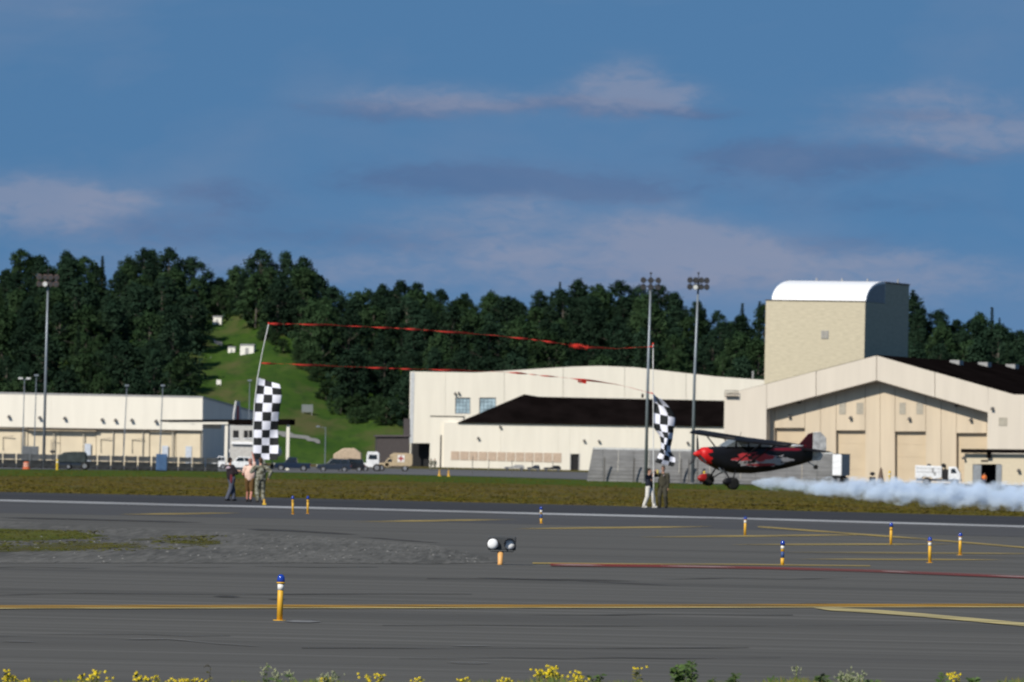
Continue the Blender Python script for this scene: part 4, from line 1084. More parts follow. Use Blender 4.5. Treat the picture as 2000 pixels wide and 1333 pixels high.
b = MB(); b.ball((-1.3, 0, 2.6), (.3, .3, .18), 8, 5); b.build('beacon', M_lampb, r)
# box trailer behind the airplane
c = P(1622, 900, 930); r = empty('box_trailer', (c.x, 930, .04), R(-30), 'white box trailer with grey rear door behind the airplane tail', 'trailer')
b = MB(); b.box(-2.6, 2.2, -1.2, 1.2, 1.0, 3.75); b.build('box_body', M_wpaint, r, bevel=.03)
b = MB(); b.box(2.2, 2.26, -1.15, 1.15, 1.05, 3.7); d = b.build('rear_door', mat('grey_rear', (.30, .31, .31), .6), r)
for k in range(5): b = MB(); b.box(2.26, 2.28, -1.1, 1.1, 1.3 + k * .5, 1.34 + k * .5); b.build('door_rib', M_greyp, d)
b = MB(); b.box(-2.6, 2.26, -1.22, 1.22, 3.75, 3.82); b.build('roof', M_lampb, r)
b = MB(); b.box(-2.4, 2.0, -.6, .6, .7, 1.0); b.build('chassis', M_dark, r)
for x in (1.0, 1.8):
    for s in (-1, 1): wheel(r, x, s * 1.0, .42, .25)
for s in (-1, 1): b = MB(); b.tube([(-1.9, s * .8, 0), (-1.9, s * .8, .8)], .06, 6); b.build('support_leg', M_lampb, r)
# barriers with grey fence panels along the apron, left
M_bar = mat('dark_barrier', (.012, .015, .017), .8, var=.3, scale=2)
M_bar2 = mat('grey_barrier_panel', (.05, .055, .06), .7, var=.25, scale=2, obj_var=.3)
proto = None
for k in range(17):
    x = -8 + 26.4 * k; D = 790 + 2.2 * k; p = P(x, 900, D); jig = random.uniform(-.12, .12)
    if proto is None:
        proto = empty('barrier_block')
        b = MB(); b.prism_x([(-.35, 0), (-.3, .25), (-.12, .45), (-.10, .92), (.10, .92), (.12, .45), (.3, .25), (.35, 0)], -.70, .70); b.build('block', M_bar, proto)
        for s in (-1, 1): b = MB(); b.box(s * .5 - .04, s * .5 + .04, -.05, .05, .92, 1.62); b.build('post', M_bar2, proto)
        b = MB(); b.box(-.69, .69, -.02, .02, 1.0, 1.56); b.build('panel', M_bar2, proto)
        for s in (-1, 1): b = MB(); b.box(s * .4 - .15, s * .4 + .15, -.37, -.30, .06, .24); b.build('lift_slot', M_dark, proto)
        o = proto
    else: o = copy_tree(proto)
    o.location = (p.x, D + jig, gz(D) + .04); o.rotation_euler = (0, 0, jig * .5)
    place = 'left of the reddish mast' if x < 80 else 'between the reddish mast and the carport' if x < 320 else 'under the carport end of the row'
    tag(o, f'dark barrier block with grey panel on top, {place}', 'barrier', 'barriers along the apron edge ' + place)
for (x0, x1, y0, D, m_, lab, nm, cat) in [(44, 75, 872, 815, mat('grey_cabinet', (.13, .14, .15), .6), 'tall grey equipment cabinet left of the reddish mast', 'equipment_cabinet', 'cabinet'),
                                           (305, 326, 887, 780, mat('blue_drum', (.06, .12, .24), .5), 'small blue equipment box in the barrier row', 'equipment_box', 'box')]:
    c = P((x0 + x1) / 2, 900, D); w_ = (x1 - x0) * D / F; h_ = P((x0 + x1) / 2, y0, D).z - .04
    r = empty(nm, (c.x, D, .04), R(5), lab, cat)
    b = MB(); b.box(-w_ / 2, w_ / 2, -.5, .5, .1, h_); b.build('housing', m_, r, bevel=.04)
    b = MB(); b.box(-w_ / 2 * .9, -.03, -.53, -.5, .25, h_ * .9); b.box(.03, w_ / 2 * .9, -.53, -.5, .25, h_ * .9); b.build('door', m_, r)
    b = MB(); b.box(-w_ / 2 * .95, w_ / 2 * .95, -.45, .45, 0, .1); b.build('skid', M_dark, r)
c = P(142, 900, 775); r = empty('tarp_trailer', (c.x, 775, .04), 0, 'low trailer under a dark green tarpaulin right of the yellow bollard', 'trailer')
b = MB(); b.prism([(-1.5, .75), (-1.45, 1.5), (-.9, 1.85), (.2, 1.95), (1.3, 1.95), (1.5, 1.7), (1.5, .75)], -.8, .8); b.build('tarpaulin', mat('dark_tarp', (.030, .040, .042), .8, var=.3, scale=1.5), r, bevel=.1)
b = MB(); b.box(-1.6, 1.5, -.7, .7, .5, .75); b.build('chassis', M_slate, r)
for s in (-1, 1): wheel(r, 1.35, s * .8, .42, .25); wheel(r, -.4, s * .8, .3, .22)
b = MB(); b.tube([(-1.6, 0, .6), (-2.3, 0, .5)], .06, 6); b.ball((-2.2, 0, 1.9), (.3, .3, .16), 8, 6); b.tube([(-2.2, 0, .5), (-2.2, 0, 1.9)], .05, 6); b.build('drawbar', M_lampb, r)
def bollard(x, yb_, yt, label, m_, D=None, w=.13):
    g = G(x, yb_) if D is None else P(x, 900, D); g.z = gz(g.y) + .04; h_ = (yb_ - yt) * g.y / F
    r = empty('bollard', g, 0, label, 'bollard')
    b = MB(); b.tube([(0, 0, 0), (0, 0, h_ * .95), (0, 0, h_)], [w, w, w * .6], 10); b.build('post', m_, r, smooth=False)
    b = MB(); b.tube([(0, 0, h_ * .7), (0, 0, h_ * .8)], w * 1.04, 10); b.build('band', M_lampw, r)
M_byel = mat('bollard_yellow', (.62, .42, .03), .5)
bollard(112, 914, 893, 'yellow bollard standing left of the tarpaulin trailer', M_byel, 740)
bollard(1738, 938, 912, 'yellow bollard before the second hangar door from the left', M_byel, 940, .16)
bollard(1376, 945, 920, 'short yellow bollard behind the airplane wheels', M_byel, 745, .12)
g = P(52, 900, 742); r = empty('traffic_drum', (g.x, 742, .04), 0, 'orange traffic drum at the apron edge far left', 'traffic drum')
b = MB(); b.tube([(0, 0, 0), (0, 0, .08), (0, 0, .09), (0, 0, .75), (0, 0, .8)], [.42, .42, .36, .30, .12], 12); b.build('drum', mat('drum_orange', (.55, .13, .05), .6), r)
for z in (.3, .52): b = MB(); b.tube([(0, 0, z), (0, 0, z + .1)], .35 - z * .06 + .012, 12); b.build('reflective_band', mat('drum_band', (.6, .45, .4), .4), r)
def cone(x, y, label, h=.7, D=None, bw=.2):
    g = P(x, y, D) if D else G(x, y); g.z = gz(g.y) + .03
    r = empty('traffic_cone', g, 0, label, 'traffic cone')
    b = MB(); b.box(-bw, bw, -bw, bw, 0, .05); b.build('base', M_byel, r)
    b = MB(); b.tube([(0, 0, .05), (0, 0, h * .95), (0, 0, h)], [bw * .75, .035, .02], 10); b.build('body', mat('cone_yellow', (.65, .36, .05), .6), r)
cone(858, 931, 'left one of two yellow cones at the grass edge', .8); cone(876, 931.5, 'right one of two yellow cones at the grass edge', .8)
# low carts beside the building door
for x0, x1, m_, lab in [(985, 1025, M_greyp, 'long low grey cart beside the open door, leftmost of three'), (1030, 1055, M_slate, 'small dark cart between two others near the open door'), (1062, 1096, M_black, 'dark ground cart nearest the open door')]:
    D = 1150; c = P((x0 + x1) / 2, 900, D); w_ = (x1 - x0) * D / F
    r = empty('ground_cart', (c.x, D, gz(D) + .04), 0, lab, 'cart')
    b = MB(); b.prism([(-w_ / 2, .35), (-w_ / 2, .6), (-w_ * .1, .65), (w_ * .05, .95), (w_ * .4, .95), (w_ / 2, .6), (w_ / 2, .35)], -.5, .5); b.build('body', m_, r, bevel=.05)
    for s in (-1, 1):
        for q in (-.35, .35): wheel(r, q * w_, s * .5, .26, .16)
# fence posts on the apron
for k, (x, D, h_) in enumerate([(923, 905, 2.4), (1000, 1000, 1.9), (1040, 1000, 1.9), (1080, 1010, 1.9), (955, 1000, 1.9)]):
    c = P(x, 900, D); r = empty('fence_post', (c.x, D, gz(D) + .03), 0, ['tall dark fence post alone at the grass edge', 'thin fence post before the brown panel strip, second from right', 'thin fence post before the brown panel strip, rightmost but one', 'thin fence post before the brown panel strip, nearest the door', 'thin fence post before the brown panel strip, leftmost'][k], 'post')
    b = MB(); b.tube([(0, 0, 0), (0, 0, h_)], .05, 6); b.build('post', M_lampm, r)
    b = MB(); b.ball((0, 0, h_), .07, 6, 4); b.build('cap', M_lampm, r)
# parked aircraft whose red fin shows over the carport
c = P(461, 900, 990); r = empty('parked_aircraft', (c.x, 990, gz(990) + .04), R(60), 'parked aircraft whose grey and red tail fin rises above the carport roof', 'aircraft')
zt = P(461, 784, 990).z - gz(990)
b = MB(); b.prism([(-1.2, 3.0), (-.9, zt * .8), (-.4, zt), (.5, zt), (.9, zt * .8), (1.3, 3.0)], -.12, .12); b.build('fin', mat('aircraft_grey', (.42, .42, .42), .5), r)
fin = r.children[0]
for s in (-1, 1): b = MB(); b.prism([(-.35, zt * .62), (-.25, zt * .93), (.25, zt * .93), (.35, zt * .62)], s * .13 - .01, s * .13 + .01); b.build('red_band', mat('fin_red', (.35, .05, .05), .5), fin)
b = MB(); b.loft([[(x, q * math.cos(t), 2.4 + q * math.sin(t) + max(0, -x) * .0) for t in [math.pi * 2 * e / 12 for e in range(12)]] for x, q in ((-1.5, .3), (1, .7), (5, .95), (9, .95), (11, .6), (11.6, .15))]); b.build('fuselage', _m['aircraft_grey'], r, smooth=True)
b = MB(); b.prism_x([(-3.2, 3.0), (-3.2, 3.12), (3.2, 3.12), (3.2, 3.0)], 5, 6.6); b.build('wing', _m['aircraft_grey'], r)
for x, y in ((9.5, 0), (5.5, 1.4), (5.5, -1.4)): wheel(r, x, y + .001, .4, .25); b = MB(); b.tube([(x, y, .4), (x, y * .5, 2.2)], .08, 6); b.build('gear_leg', M_greyp, r)
# draped stand by the second hangar door
c = P(1721, 900, 938); r = empty('draped_stand', (c.x, 938, .04), 0, 'brown draped stand before the hangar doors right of the box trailer', 'stand')
b = MB(); b.loft([[(q * math.cos(t) * (1 + .15 * math.sin(5 * t)), q * math.sin(t), z) for t in [math.pi * 2 * e / 20 for e in range(20)]] for z, q in ((0, .42), (.5, .38), (1.2, .26), (1.9, .16), (2.15, .05))]); b.build('cover', mat('brown_cover', (.13, .09, .065), .9), r)
b = MB(); b.box(-1.5, -.7, -.3, .3, 0, .9); b.ball((-1.1, 0, 1.3), (.35, .25, .25), 8, 6); b.build('generator', M_dark, r)

# ------------------------------------------------------------------ people
def remesh(mb, name, m, parent, voxel):
    me = mb.mesh('tmp', m); ob = bpy.data.objects.new('tmp', me); col.objects.link(ob)
    md = ob.modifiers.new('r', 'REMESH'); md.mode = 'VOXEL'; md.voxel_size = voxel; md.use_smooth_shade = True
    sm = ob.modifiers.new('s', 'SMOOTH'); sm.factor = .5; sm.iterations = 2
    dg = bpy.context.evaluated_depsgraph_get(); dg.update()
    nm = bpy.data.meshes.new_from_object(ob.evaluated_get(dg)); nm.name = name
    bpy.data.objects.remove(ob)
    nm.materials.clear(); nm.materials.append(m)
    o = bpy.data.objects.new(name, nm); col.objects.link(o); o.parent = parent
    return o
M_skin = mat('skin', (.48, .27, .19), .6, var=.05)
M_skinr = mat('ruddy_skin', (.50, .21, .16), .6, var=.05)
def ik(a, b, l1, l2, pole):
    a, b, pole = Vector(a), Vector(b), Vector(pole); d = b - a; L_ = min(d.length, (l1 + l2) * .995); d = d.normalized(); b = a + d * L_
    q = (l1 * l1 - l2 * l2 + L_ * L_) / (2 * L_); h = math.sqrt(max(0, l1 * l1 - q * q))
    n = pole - d * pole.dot(d); n = n.normalized() if n.length > 1e-5 else Vector((0, 0, -1))
    return a + d * q + n * h, b
def person(loc, face, h, label, hands, feet, top, bottom, shoes, hair, sleeve=.5, shorts=False, skin=M_skin, suit=None, cap=None, curl=True, voxel=.012, lean=(0, 0), group=None):
    """face: heading in degrees (0 = towards the camera, 90 = to the right); hands and feet in metres, world axes, from the ground point"""
    k = h / 1.78; th = R(face); r = empty('person', loc, th, label, 'person', group)
    inv = Matrix.Rotation(-th, 3, 'Z')
    def W(p): return inv @ Vector(p) / 1.0
    def V(x, y, z): return Vector((x * k, y * k, z * k))
    ln = inv @ Vector((lean[0], lean[1], 0))
    pel = V(0, 0, .96); chest = V(0, .0, 1.28) + ln * .7; neck = V(0, .01, 1.50) + ln; head = V(0, -.02, 1.655) + ln * 1.1
    body, shirt, trou = MB(), MB(), MB()
    # trunk and neck
    body.capsule(pel, .125 * k, chest, .13 * k); body.capsule(V(-.10, 0, 1.38) + ln * .8, .085 * k, V(.10, 0, 1.38) + ln * .8, .085 * k); body.capsule(V(0, 0, 1.40) + ln * .8, .06 * k, head - V(0, 0, .06), .055 * k)
    # head with chin, nose and ears
    body.ball(head + V(0, 0, .02), (.076 * k, .092 * k, .108 * k), 14, 10); body.ball(head + V(0, -.045, -.06), (.045 * k, .045 * k, .05 * k), 10, 7)
    body.ball(head + V(0, -.098, -.005), (.014 * k, .02 * k, .024 * k), 8, 6)
    for s in (-1, 1): body.ball(head + V(s * .078, .005, .0), (.014 * k, .022 * k, .032 * k), 8, 6)
    shirt.capsule(pel + V(0, 0, .02), .16 * k, chest, .168 * k); shirt.ball(V(0, 0, 1.12) + ln * .4, (.225 * k, .155 * k, .30 * k), 14, 10)
    shirt.capsule(V(-.13, 0, 1.39) + ln * .8, .088 * k, V(.13, 0, 1.39) + ln * .8, .088 * k); shirt.capsule(chest, .15 * k, V(0, 0, 1.43) + ln * .9, .075 * k)
    # arms, hands
    for s, hw in zip((-1, 1), hands):
        sh = V(s * .195, 0, 1.40) + ln * .8; hd = W(hw)
        el, hd = ik(sh, hd, .29 * k, .27 * k, Vector((s * .6, .35, -.6)))
        body.capsule(sh, .055 * k, el, .042 * k); body.capsule(el, .042 * k, hd, .028 * k)
        d = (hd - el).normalized(); palm = hd + d * .05 * k
        sd = d.cross(Vector((0, 0, 1))); sd = sd.normalized() if sd.length > .1 else Vector((1, 0, 0)); up = sd.cross(d)
        body.capsule(hd, .026 * k, palm, .034 * k)
        for i, fl_ in enumerate((.060, .072, .068, .052)):
            o = palm + sd * (i - 1.5) * .019 * k + d * .02 * k
            m1 = o + d * fl_ * .55 * k; m2 = m1 + (d * .3 - up * (.8 if curl else .2)).normalized() * fl_ * .5 * k; m3 = m2 + (-d * (.5 if curl else -.5) - up * .8).normalized() * fl_ * .35 * k
            body.tube([o, m1, m2, m3], [.0095 * k, .009 * k, .0085 * k, .006 * k], 6)
        o = hd + sd * .025 * k * -s + d * .01 * k; body.tube([o, o + (d * .5 - sd * s * .8).normalized() * .035 * k, o + d * .055 * k - sd * s * .035 * k - up * .02 * k], [.012 * k, .011 * k, .008 * k], 6)
        e1 = sh.lerp(el, min(1, sleeve * 2)); shirt.capsule(sh, .088 * k, e1, .080 * k)
        if sleeve > .5: e2 = el.lerp(hd, (sleeve - .5) * 2); shirt.capsule(el, .072 * k, e2, .060 * k)
    # legs, shoes
    sho = []
    for s, fw in zip((-1, 1), feet):
        hp = V(s * .095, 0, .92); an = W(fw) + V(0, 0, .085)
        kn, an = ik(hp, an, .43 * k, .43 * k, Vector((s * .05, -1, 0)))
        body.capsule(hp, .078 * k, kn, .055 * k); body.capsule(kn, .055 * k, an, .038 * k)
        trou.capsule(hp, .118 * k, kn, .095 * k)
        if not shorts: trou.capsule(kn, .095 * k, an + V(0, 0, .03), .080 * k)
        toe = Vector((an.x, an.y - .12 * k, .045 * k)); body.capsule(an, .04 * k, an - V(0, 0, .03), .04 * k)
        so = MB(); so.capsule(Vector((an.x, an.y + .05 * k, .045 * k)), .05 * k, toe, .042 * k); so.capsule(an, .05 * k, Vector((an.x, an.y, .05 * k)), .05 * k); sho.append(so)
    trou.capsule(V(-.08, 0, .94), .115 * k, V(.08, 0, .94), .115 * k); trou.capsule(V(0, 0, .95), .14 * k, V(0, 0, 1.02), .15 * k)
    remesh(body, 'body', skin, r, voxel * .85)
    remesh(shirt, 'flight_suit_top' if suit else 'shirt', top, r, voxel); remesh(trou, 'shorts' if shorts else 'trousers', bottom, r, voxel)
    for so in sho: remesh(so, 'shoe', shoes, r, voxel)
    if hair:
        b = MB(); n0 = len(b.v); b.ball(head + V(0, .014, .038), (.086 * k, .098 * k, .104 * k), 14, 10); b.ball(head + V(0, .05, -.02), (.07 * k, .055 * k, .08 * k), 10, 7)
        b.build('hair', hair, r, smooth=True)
    if cap:
        b = MB(); b.ball(head + V(0, .01, .055), (.094 * k, .108 * k, .082 * k), 14, 8); b.ball(head + V(0, -.12, .05), (.07 * k, .075 * k, .012 * k), 10, 5); b.build('cap', cap, r, smooth=True)
    for s in (-1, 1): b = MB(); b.ball(head + V(s * .03, -.083, .012), .0115 * k, 8, 6); b.build('eye', M_dark, r)
    b = MB(); b.ball(head + V(0, -.088, -.055), (.022 * k, .008 * k, .006 * k), 8, 5); b.build('mouth', mat('lips', (.30, .10, .09), .6), r)
    b = MB(); b.capsule(pel + V(-.13, 0, .05), .015 * k, pel + V(.13, 0, .05), .015 * k); 
    return r
def cloth(n, c, **kw): return mat(n, c, .9, scale=kw.pop('scale', 6), **kw)
M_camo = cloth('camouflage_cloth', (.085, .080, .052), c2=(.25, .25, .20), scale=7, lo=.42, hi=.55)
DL = 296.0
def at(x, y): return G(x, y)
mpx = DL / F
# left crew; hands placed against the flag pole
LP = [(497, 934), (495, 905), (494.5, 880), (494.5, 840), (497, 790), (503, 738), (512, 690), (518.5, 660), (525, 632)]
def polept(pp, y):
    for (x0, y0), (x1, y1) in zip(pp, pp[1:]):
        if y1 <= y <= y0: return x0 + (x1 - x0) * (y - y0) / (y1 - y0)
    return pp[-1][0]
def rel(g, x, y, D):
    p = P(x, y, D); return (p.x - g.x, p.y - g.y, p.z)
gA = at(451, 979)
person(gA, 128, 1.80, 'man in black and maroon shirt and grey jeans, leftmost of the flag crew', [(.30, .10, 1.18), (.42, -.12, 1.22)], [(-.16, -.05, 0), (.10, .06, 0)],
       cloth('black_shirt', (.016, .010, .014)), cloth('grey_jeans', (.075, .085, .12)), cloth('dark_shoes', (.012, .011, .011)), cloth('dark_hair', (.018, .012, .010)), sleeve=.5, lean=(-.08, 0))
pA = bpy.data.objects['person']
M_mar = cloth('maroon_cloth', (.13, .018, .026)); M_pale = cloth('pale_print', (.42, .33, .38))
def patch(par, name, x, y, D, rx, rz, m_):
    q = Matrix.Rotation(-par.rotation_euler.z, 3, 'Z') @ (P(x, y, D) - Vector(par.location)); b = MB()
    b.ball((0, 0, 0), (rx, .045, rz), 12, 8); o = b.build(name, m_, par, smooth=True); o.location = q; o.rotation_euler = (0, 0, -par.rotation_euler.z)
patch(pA, 'sleeve_print', 446, 914, gA.y - .17, .10, .06, M_pale)
patch(pA, 'side_panel', 452, 934, gA.y - .16, .065, .24, M_mar)
gB = at(487, 981)
person(gB, 172, 1.78, 'man in pink shirt and brown shorts raising one arm to the flag pole', [rel(gB, 493.5, 888, gB.y - .02), (-.16, .22, .95)][::1], [(.04, -.08, 0), (-.10, .26, 0)],
       cloth('pink_shirt', (.66, .46, .38)), cloth('brown_shorts', (.14, .075, .025)), cloth('dark_shoes', (.012, .011, .011)), cloth('grey_hair', (.30, .17, .14)), sleeve=.32, shorts=True, skin=M_skinr)
gC = at(508, 982)
person(gC, 196, 1.82, 'soldier in grey green camouflage uniform beside the man in pink', [(.32, .08, 1.02), rel(gC, 496, 912, gC.y - .04)], [(.12, .08, 0), (-.11, -.10, 0)],
       M_camo, M_camo, cloth('brown_boots', (.028, .022, .018)), cloth('brown_hair', (.055, .028, .014)), sleeve=.95)
RP = [(1277, 984), (1276.5, 925), (1276, 830), (1275.5, 740), (1275.5, 672)]
gD = at(1267, 992.5)
person(gD, 62, 1.72, 'man in black shirt and white trousers gripping the right flag pole', [rel(gD, 1275.5, 928, gD.y - .05), rel(gD, 1276.5, 921, gD.y + .02)], [(-.20, -.04, 0), (.24, .04, 0)],
       cloth('navy_vest', (.010, .013, .024)), cloth('white_trousers', (.62, .60, .56)), cloth('pale_shoes', (.5, .48, .45)), cloth('dark_hair', (.018, .012, .010)), sleeve=.22, lean=(-.02, 0))
gE = at(1294, 993)
person(gE, -14, 1.84, 'airman in olive flight suit standing under the right flag', [rel(gE, 1279, 921, gE.y - .08), (.19, -.08, .84)], [(-.13, 0, 0), (.16, .02, 0)],
       cloth('olive_suit', (.045, .042, .028)), cloth('olive_suit', (.045, .042, .028)), cloth('black_boots', (.012, .012, .012)), cloth('short_hair', (.05, .03, .02)), sleeve=.95, suit=True)
pE = [o for o in bpy.data.objects if o.name.startswith('person') and (Vector(o.location) - gE).length < .01][0]
patch(pE, 'yellow_glove', 1284.5, 922, gE.y - .20, .045, .10, mat('yellow_cloth', (.55, .45, .12), .8))
patch(pE, 'name_patch', 1297, 929, gE.y - .155, .03, .02, M_pale)
g = P(1923, 900, 943.5); g.z = .03
person(g, 10, 1.75, 'figure in orange vest standing in the dark doorway of the hut', [(-.25, -.05, .85), (.25, -.05, .85)], [(-.12, 0, 0), (.12, 0, 0)], cloth('orange_vest', (.75, .20, .05)), cloth('grey_jeans', (.075, .085, .12)), cloth('dark_shoes', (.012, .011, .011)), cloth('brown_hair', (.055, .028, .014)), voxel=.03)
for x, lab, c_ in [(842, 'left one of two soldiers at the corner of the black roofed building', 180), (849, 'right one of two soldiers at the corner of the black roofed building', 30)]:
    g = P(x, 900, 1090); g.z = gz(1090) + .04
    person(g, c_, 1.78, lab, [(-.25, -.1, .85), (.25, .1, .9)], [(-.14, 0, 0), (.14, 0, 0)], M_camo, M_camo, cloth('brown_boots', (.028, .022, .018)), cloth('brown_hair', (.055, .028, .014)), sleeve=.95, voxel=.03)

# ------------------------------------------------------------------ flags
M_fw = mat('flag_white', (.74, .75, .84), .8, var=.03); M_fb = mat('flag_black', (.008, .010, .012), .8)
M_polew = mat('white_pole', (.62, .63, .62), .4)
def flag(label, pole, D, left, right, rows_, off, phase):
    base = P(pole[0][0], pole[0][1], D)
    r = empty('checkered_flag', base, 0, label, 'flag', 'checkered flags')
    b = MB(); pts = [P(x, y, D) - base for x, y in pole]; n = len(pts)
    b.tube(pts, [.028 - .012 * i / (n - 1) for i in range(n)], 8); b.build('pole', M_polew, r, smooth=True)
    b = MB(); b.ball(pts[-1], .04, 8, 6); b.build('finial', mat('red_tape', (.70, .05, .03), .6), r)
    nu, nv = 24, rows_ * 8; vs = []; S_ = lambda q, t: q[min(int(t * (len(q) - 1)), len(q) - 2)]
    def samp(q, t):
        n_ = len(q) - 1; k = min(int(t * n_), n_ - 1); u = t * n_ - k
        p0, p1, p2, p3 = q[max(k - 1, 0)], q[k], q[k + 1], q[min(k + 2, n_)]
        return [0.5 * (2 * p1[i] + (p2[i] - p0[i]) * u + (2 * p0[i] - 5 * p1[i] + 4 * p2[i] - p3[i]) * u * u + (3 * p1[i] - p0[i] - 3 * p2[i] + p3[i]) * u ** 3) for i in (0, 1)]
    for j in range(nv + 1):
        t = j / nv; a = samp(left, t); c_ = samp(right, t); wpx = math.hypot(c_[0] - a[0], c_[1] - a[1])
        fold = max(0.0, 1 - wpx / 52.0)
        for i in range(nu + 1):
            u = i / nu
            x = a[0] + (c_[0] - a[0]) * u + math.sin(u * 6 + t * 9 + phase) * 1.2 * u; y = a[1] + (c_[1] - a[1]) * u + math.sin(u * math.pi) * 2.0 * fold
            d = off * math.sin(u * 3.6 + t * 7 + phase) * (u ** .7) + fold * .55 * math.sin(u * math.pi * 1.5 + t * 4)
            vs.append(P(x, y, D + d) - base)
    fs, ms = [], []
    for j in range(nv):
        for i in range(nu):
            k = j * (nu + 1) + i; fs.append((k, k + 1, k + nu + 2, k + nu + 1)); ms.append((i // 8 + j // 8) % 2)
    b = MB(); b.add(vs, fs); b.m = ms
    o = b.build('cloth', [M_fw, M_fb], r, smooth=True); sd = o.modifiers.new('thickness', 'SOLIDIFY'); sd.thickness = .004
    return r
flag('upright black and white checkered flag held by the left crew', LP, 295.6, [(503, 738), (499, 770), (496, 805), (495, 840), (495, 870), (495, 897)],
     [(546, 751), (549, 772), (546, 805), (544, 840), (543, 870), (541, 899)], 10, .12, .3)
flag('twisted black and white checkered flag held by the right crew', RP, 309.5, [(1275.5, 769), (1275.5, 800), (1276, 832), (1288, 852), (1291, 872), (1287, 888), (1279, 903)],
     [(1290, 779), (1316, 810), (1317, 838), (1314, 858), (1309, 880), (1318, 897), (1316, 912)], 10, .10, 1.4)

# ------------------------------------------------------------------ red tape between the poles
M_tape = mat('red_tape', (.70, .05, .03), .6)
def tape(label, pts, wid, seed):
    rg = random.Random(seed); n = 160; vs = []
    def samp(t):
        x = pts[0][0] + (pts[-1][0] - pts[0][0]) * t; return x, lerp_px([(p[0], p[1]) for p in pts], x)
    for i in range(n + 1):
        t = i / n; x, y = samp(t); D = 295.6 + (309.5 - 295.6) * t
        p = P(x, y + math.sin(i * .45) * .35, D); a = i * .33 + math.sin(i * .11) * 2; w_ = wid * (.75 + .25 * math.sin(i * .23 + seed))
        d = Vector((0, math.cos(a), math.sin(a) * 1.0)) * w_ / 2 + Vector((0, 0, .012))
        vs += [p - d, p + d]
    b = MB(); b.add(vs, [(2 * i, 2 * i + 1, 2 * i + 3, 2 * i + 2) for i in range(n)])
    o = b.build('finish_tape', M_tape, None, label=label, cat='tape', group='red tapes between the flag poles'); sd = o.modifiers.new('thickness', 'SOLIDIFY'); sd.thickness = .006
    return o
t1 = tape('upper red tape strung between the tops of the two flag poles', [(525, 632.5), (640, 635), (800, 643), (960, 655), (1060, 666), (1115, 675), (1145, 679), (1210, 681), (1275.5, 677)], .075, 1)
t2 = tape('lower red tape sagging from the left pole to the right flag', [(510, 709.5), (620, 714), (760, 720), (900, 724), (1000, 728), (1130, 741), (1200, 750), (1275.5, 769)], .065, 2)
def bunch(par, cx, cy, w_, h_, seed, name):
    rg = random.Random(seed); b = MB(); D = 295.6 + 13.9 * (cx - 525) / 750; c0 = P(cx, cy, D); vs = []; n = 60
    for i in range(n + 1):
        t = i / n; p = c0 + Vector(((t - .5) * w_, math.sin(i * 1.7) * .06, math.sin(i * .9 + seed) * h_ / 2 - (t - .5) * w_ * .12)); a = i * .8
        d = Vector((math.sin(i) * .03, math.cos(a) * .05, .045)); vs += [p - d, p + d]
    b.add(vs, [(2 * i, 2 * i + 1, 2 * i + 3, 2 * i + 2) for i in range(n)]); b.build(name, M_tape, par)
bunch(t1, 1130, 677, .78, .15, 4, 'tape_bow')
bunch(t2, 1137, 746, .36, .05, 6, 'tape_bow')

# ------------------------------------------------------------------ airplane
def paint_mat():
    m = bpy.data.materials.new('black_red_livery'); m.use_nodes = True; N, L = m.node_tree.nodes, m.node_tree.links
    bs = N['Principled BSDF']; bs.inputs['Roughness'].default_value = .45; bs.inputs['Specular IOR Level'].default_value = .3
    tc = N.new('ShaderNodeTexCoord'); sp = N.new('ShaderNodeSeparateXYZ'); nz = N.new('ShaderNodeTexNoise'); nz.inputs['Scale'].default_value = 2.2; nz.inputs['Detail'].default_value = 3
    mp = N.new('ShaderNodeMapping'); mp.inputs['Scale'].default_value = (.7, .2, 2.2); L.new(tc.outputs['Object'], mp.inputs[0]); L.new(mp.outputs[0], nz.inputs[0]); L.new(tc.outputs['Object'], sp.inputs[0])
    def mth(op, a, c=None):
        q = N.new('ShaderNodeMath'); q.operation = op
        for i, v in enumerate((a, c)):
            if v is None: continue
            if isinstance(v, (int, float)): q.inputs[i].default_value = v
            else: L.new(v, q.inputs[i])
        return q.outputs[0]
    def ell(cx, cz, rx, rz, amp):
        u = mth('DIVIDE', mth('SUBTRACT', sp.outputs[0], cx), rx); v = mth('DIVIDE', mth('SUBTRACT', sp.outputs[2], cz), rz)
        d = mth('ADD', mth('MULTIPLY', u, u), mth('MULTIPLY', v, v)); d = mth('ADD', d, mth('MULTIPLY', mth('SUBTRACT', nz.outputs[0], .5), amp))
        return mth('LESS_THAN', d, 1.0)
    colr = None
    def over(base, mask, c_):
        x = N.new('ShaderNodeMix'); x.data_type = 'RGBA'; L.new(mask, x.inputs[0]); x.inputs[7].default_value = (*c_, 1)
        if isinstance(base, tuple): x.inputs[6].default_value = (*base, 1)
        else: L.new(base, x.inputs[6])
        return x.outputs[2]
    c_ = over((.008, .008, .010), ell(-1.0, -.30, 1.45, .30, 5.0), (.45, .43, .44))
    c_ = over(c_, ell(-.55, -.18, 1.15, .21, 5.0), (.55, .05, .06))
    c_ = over(c_, ell(-.9, -.52, .8, .07, 3.0), (.40, .05, .06))
    c_ = over(c_, ell(-2.3, .22, 1.1, .07, 2.0), (.16, .010, .02))
    red = mth('GREATER_THAN', mth('ADD', sp.outputs[0], mth('MULTIPLY', mth('SUBTRACT', nz.outputs[0], .5), 2.4)), 2.0)
    c_ = over(c_, red, (.55, .012, .014))
    L.new(c_, bs.inputs['Base Color']); return m
M_liv = paint_mat()
M_bk = mat('gloss_black', (.006, .006, .008), .55, spec=.2); M_rd = mat('gloss_red', (.58, .014, .012), .3, coat=.4)
M_tail = mat('tail_white', (.66, .65, .63), .5, var=.3, scale=3.5); M_finr = mat('fin_maroon', (.055, .008, .014), .4)
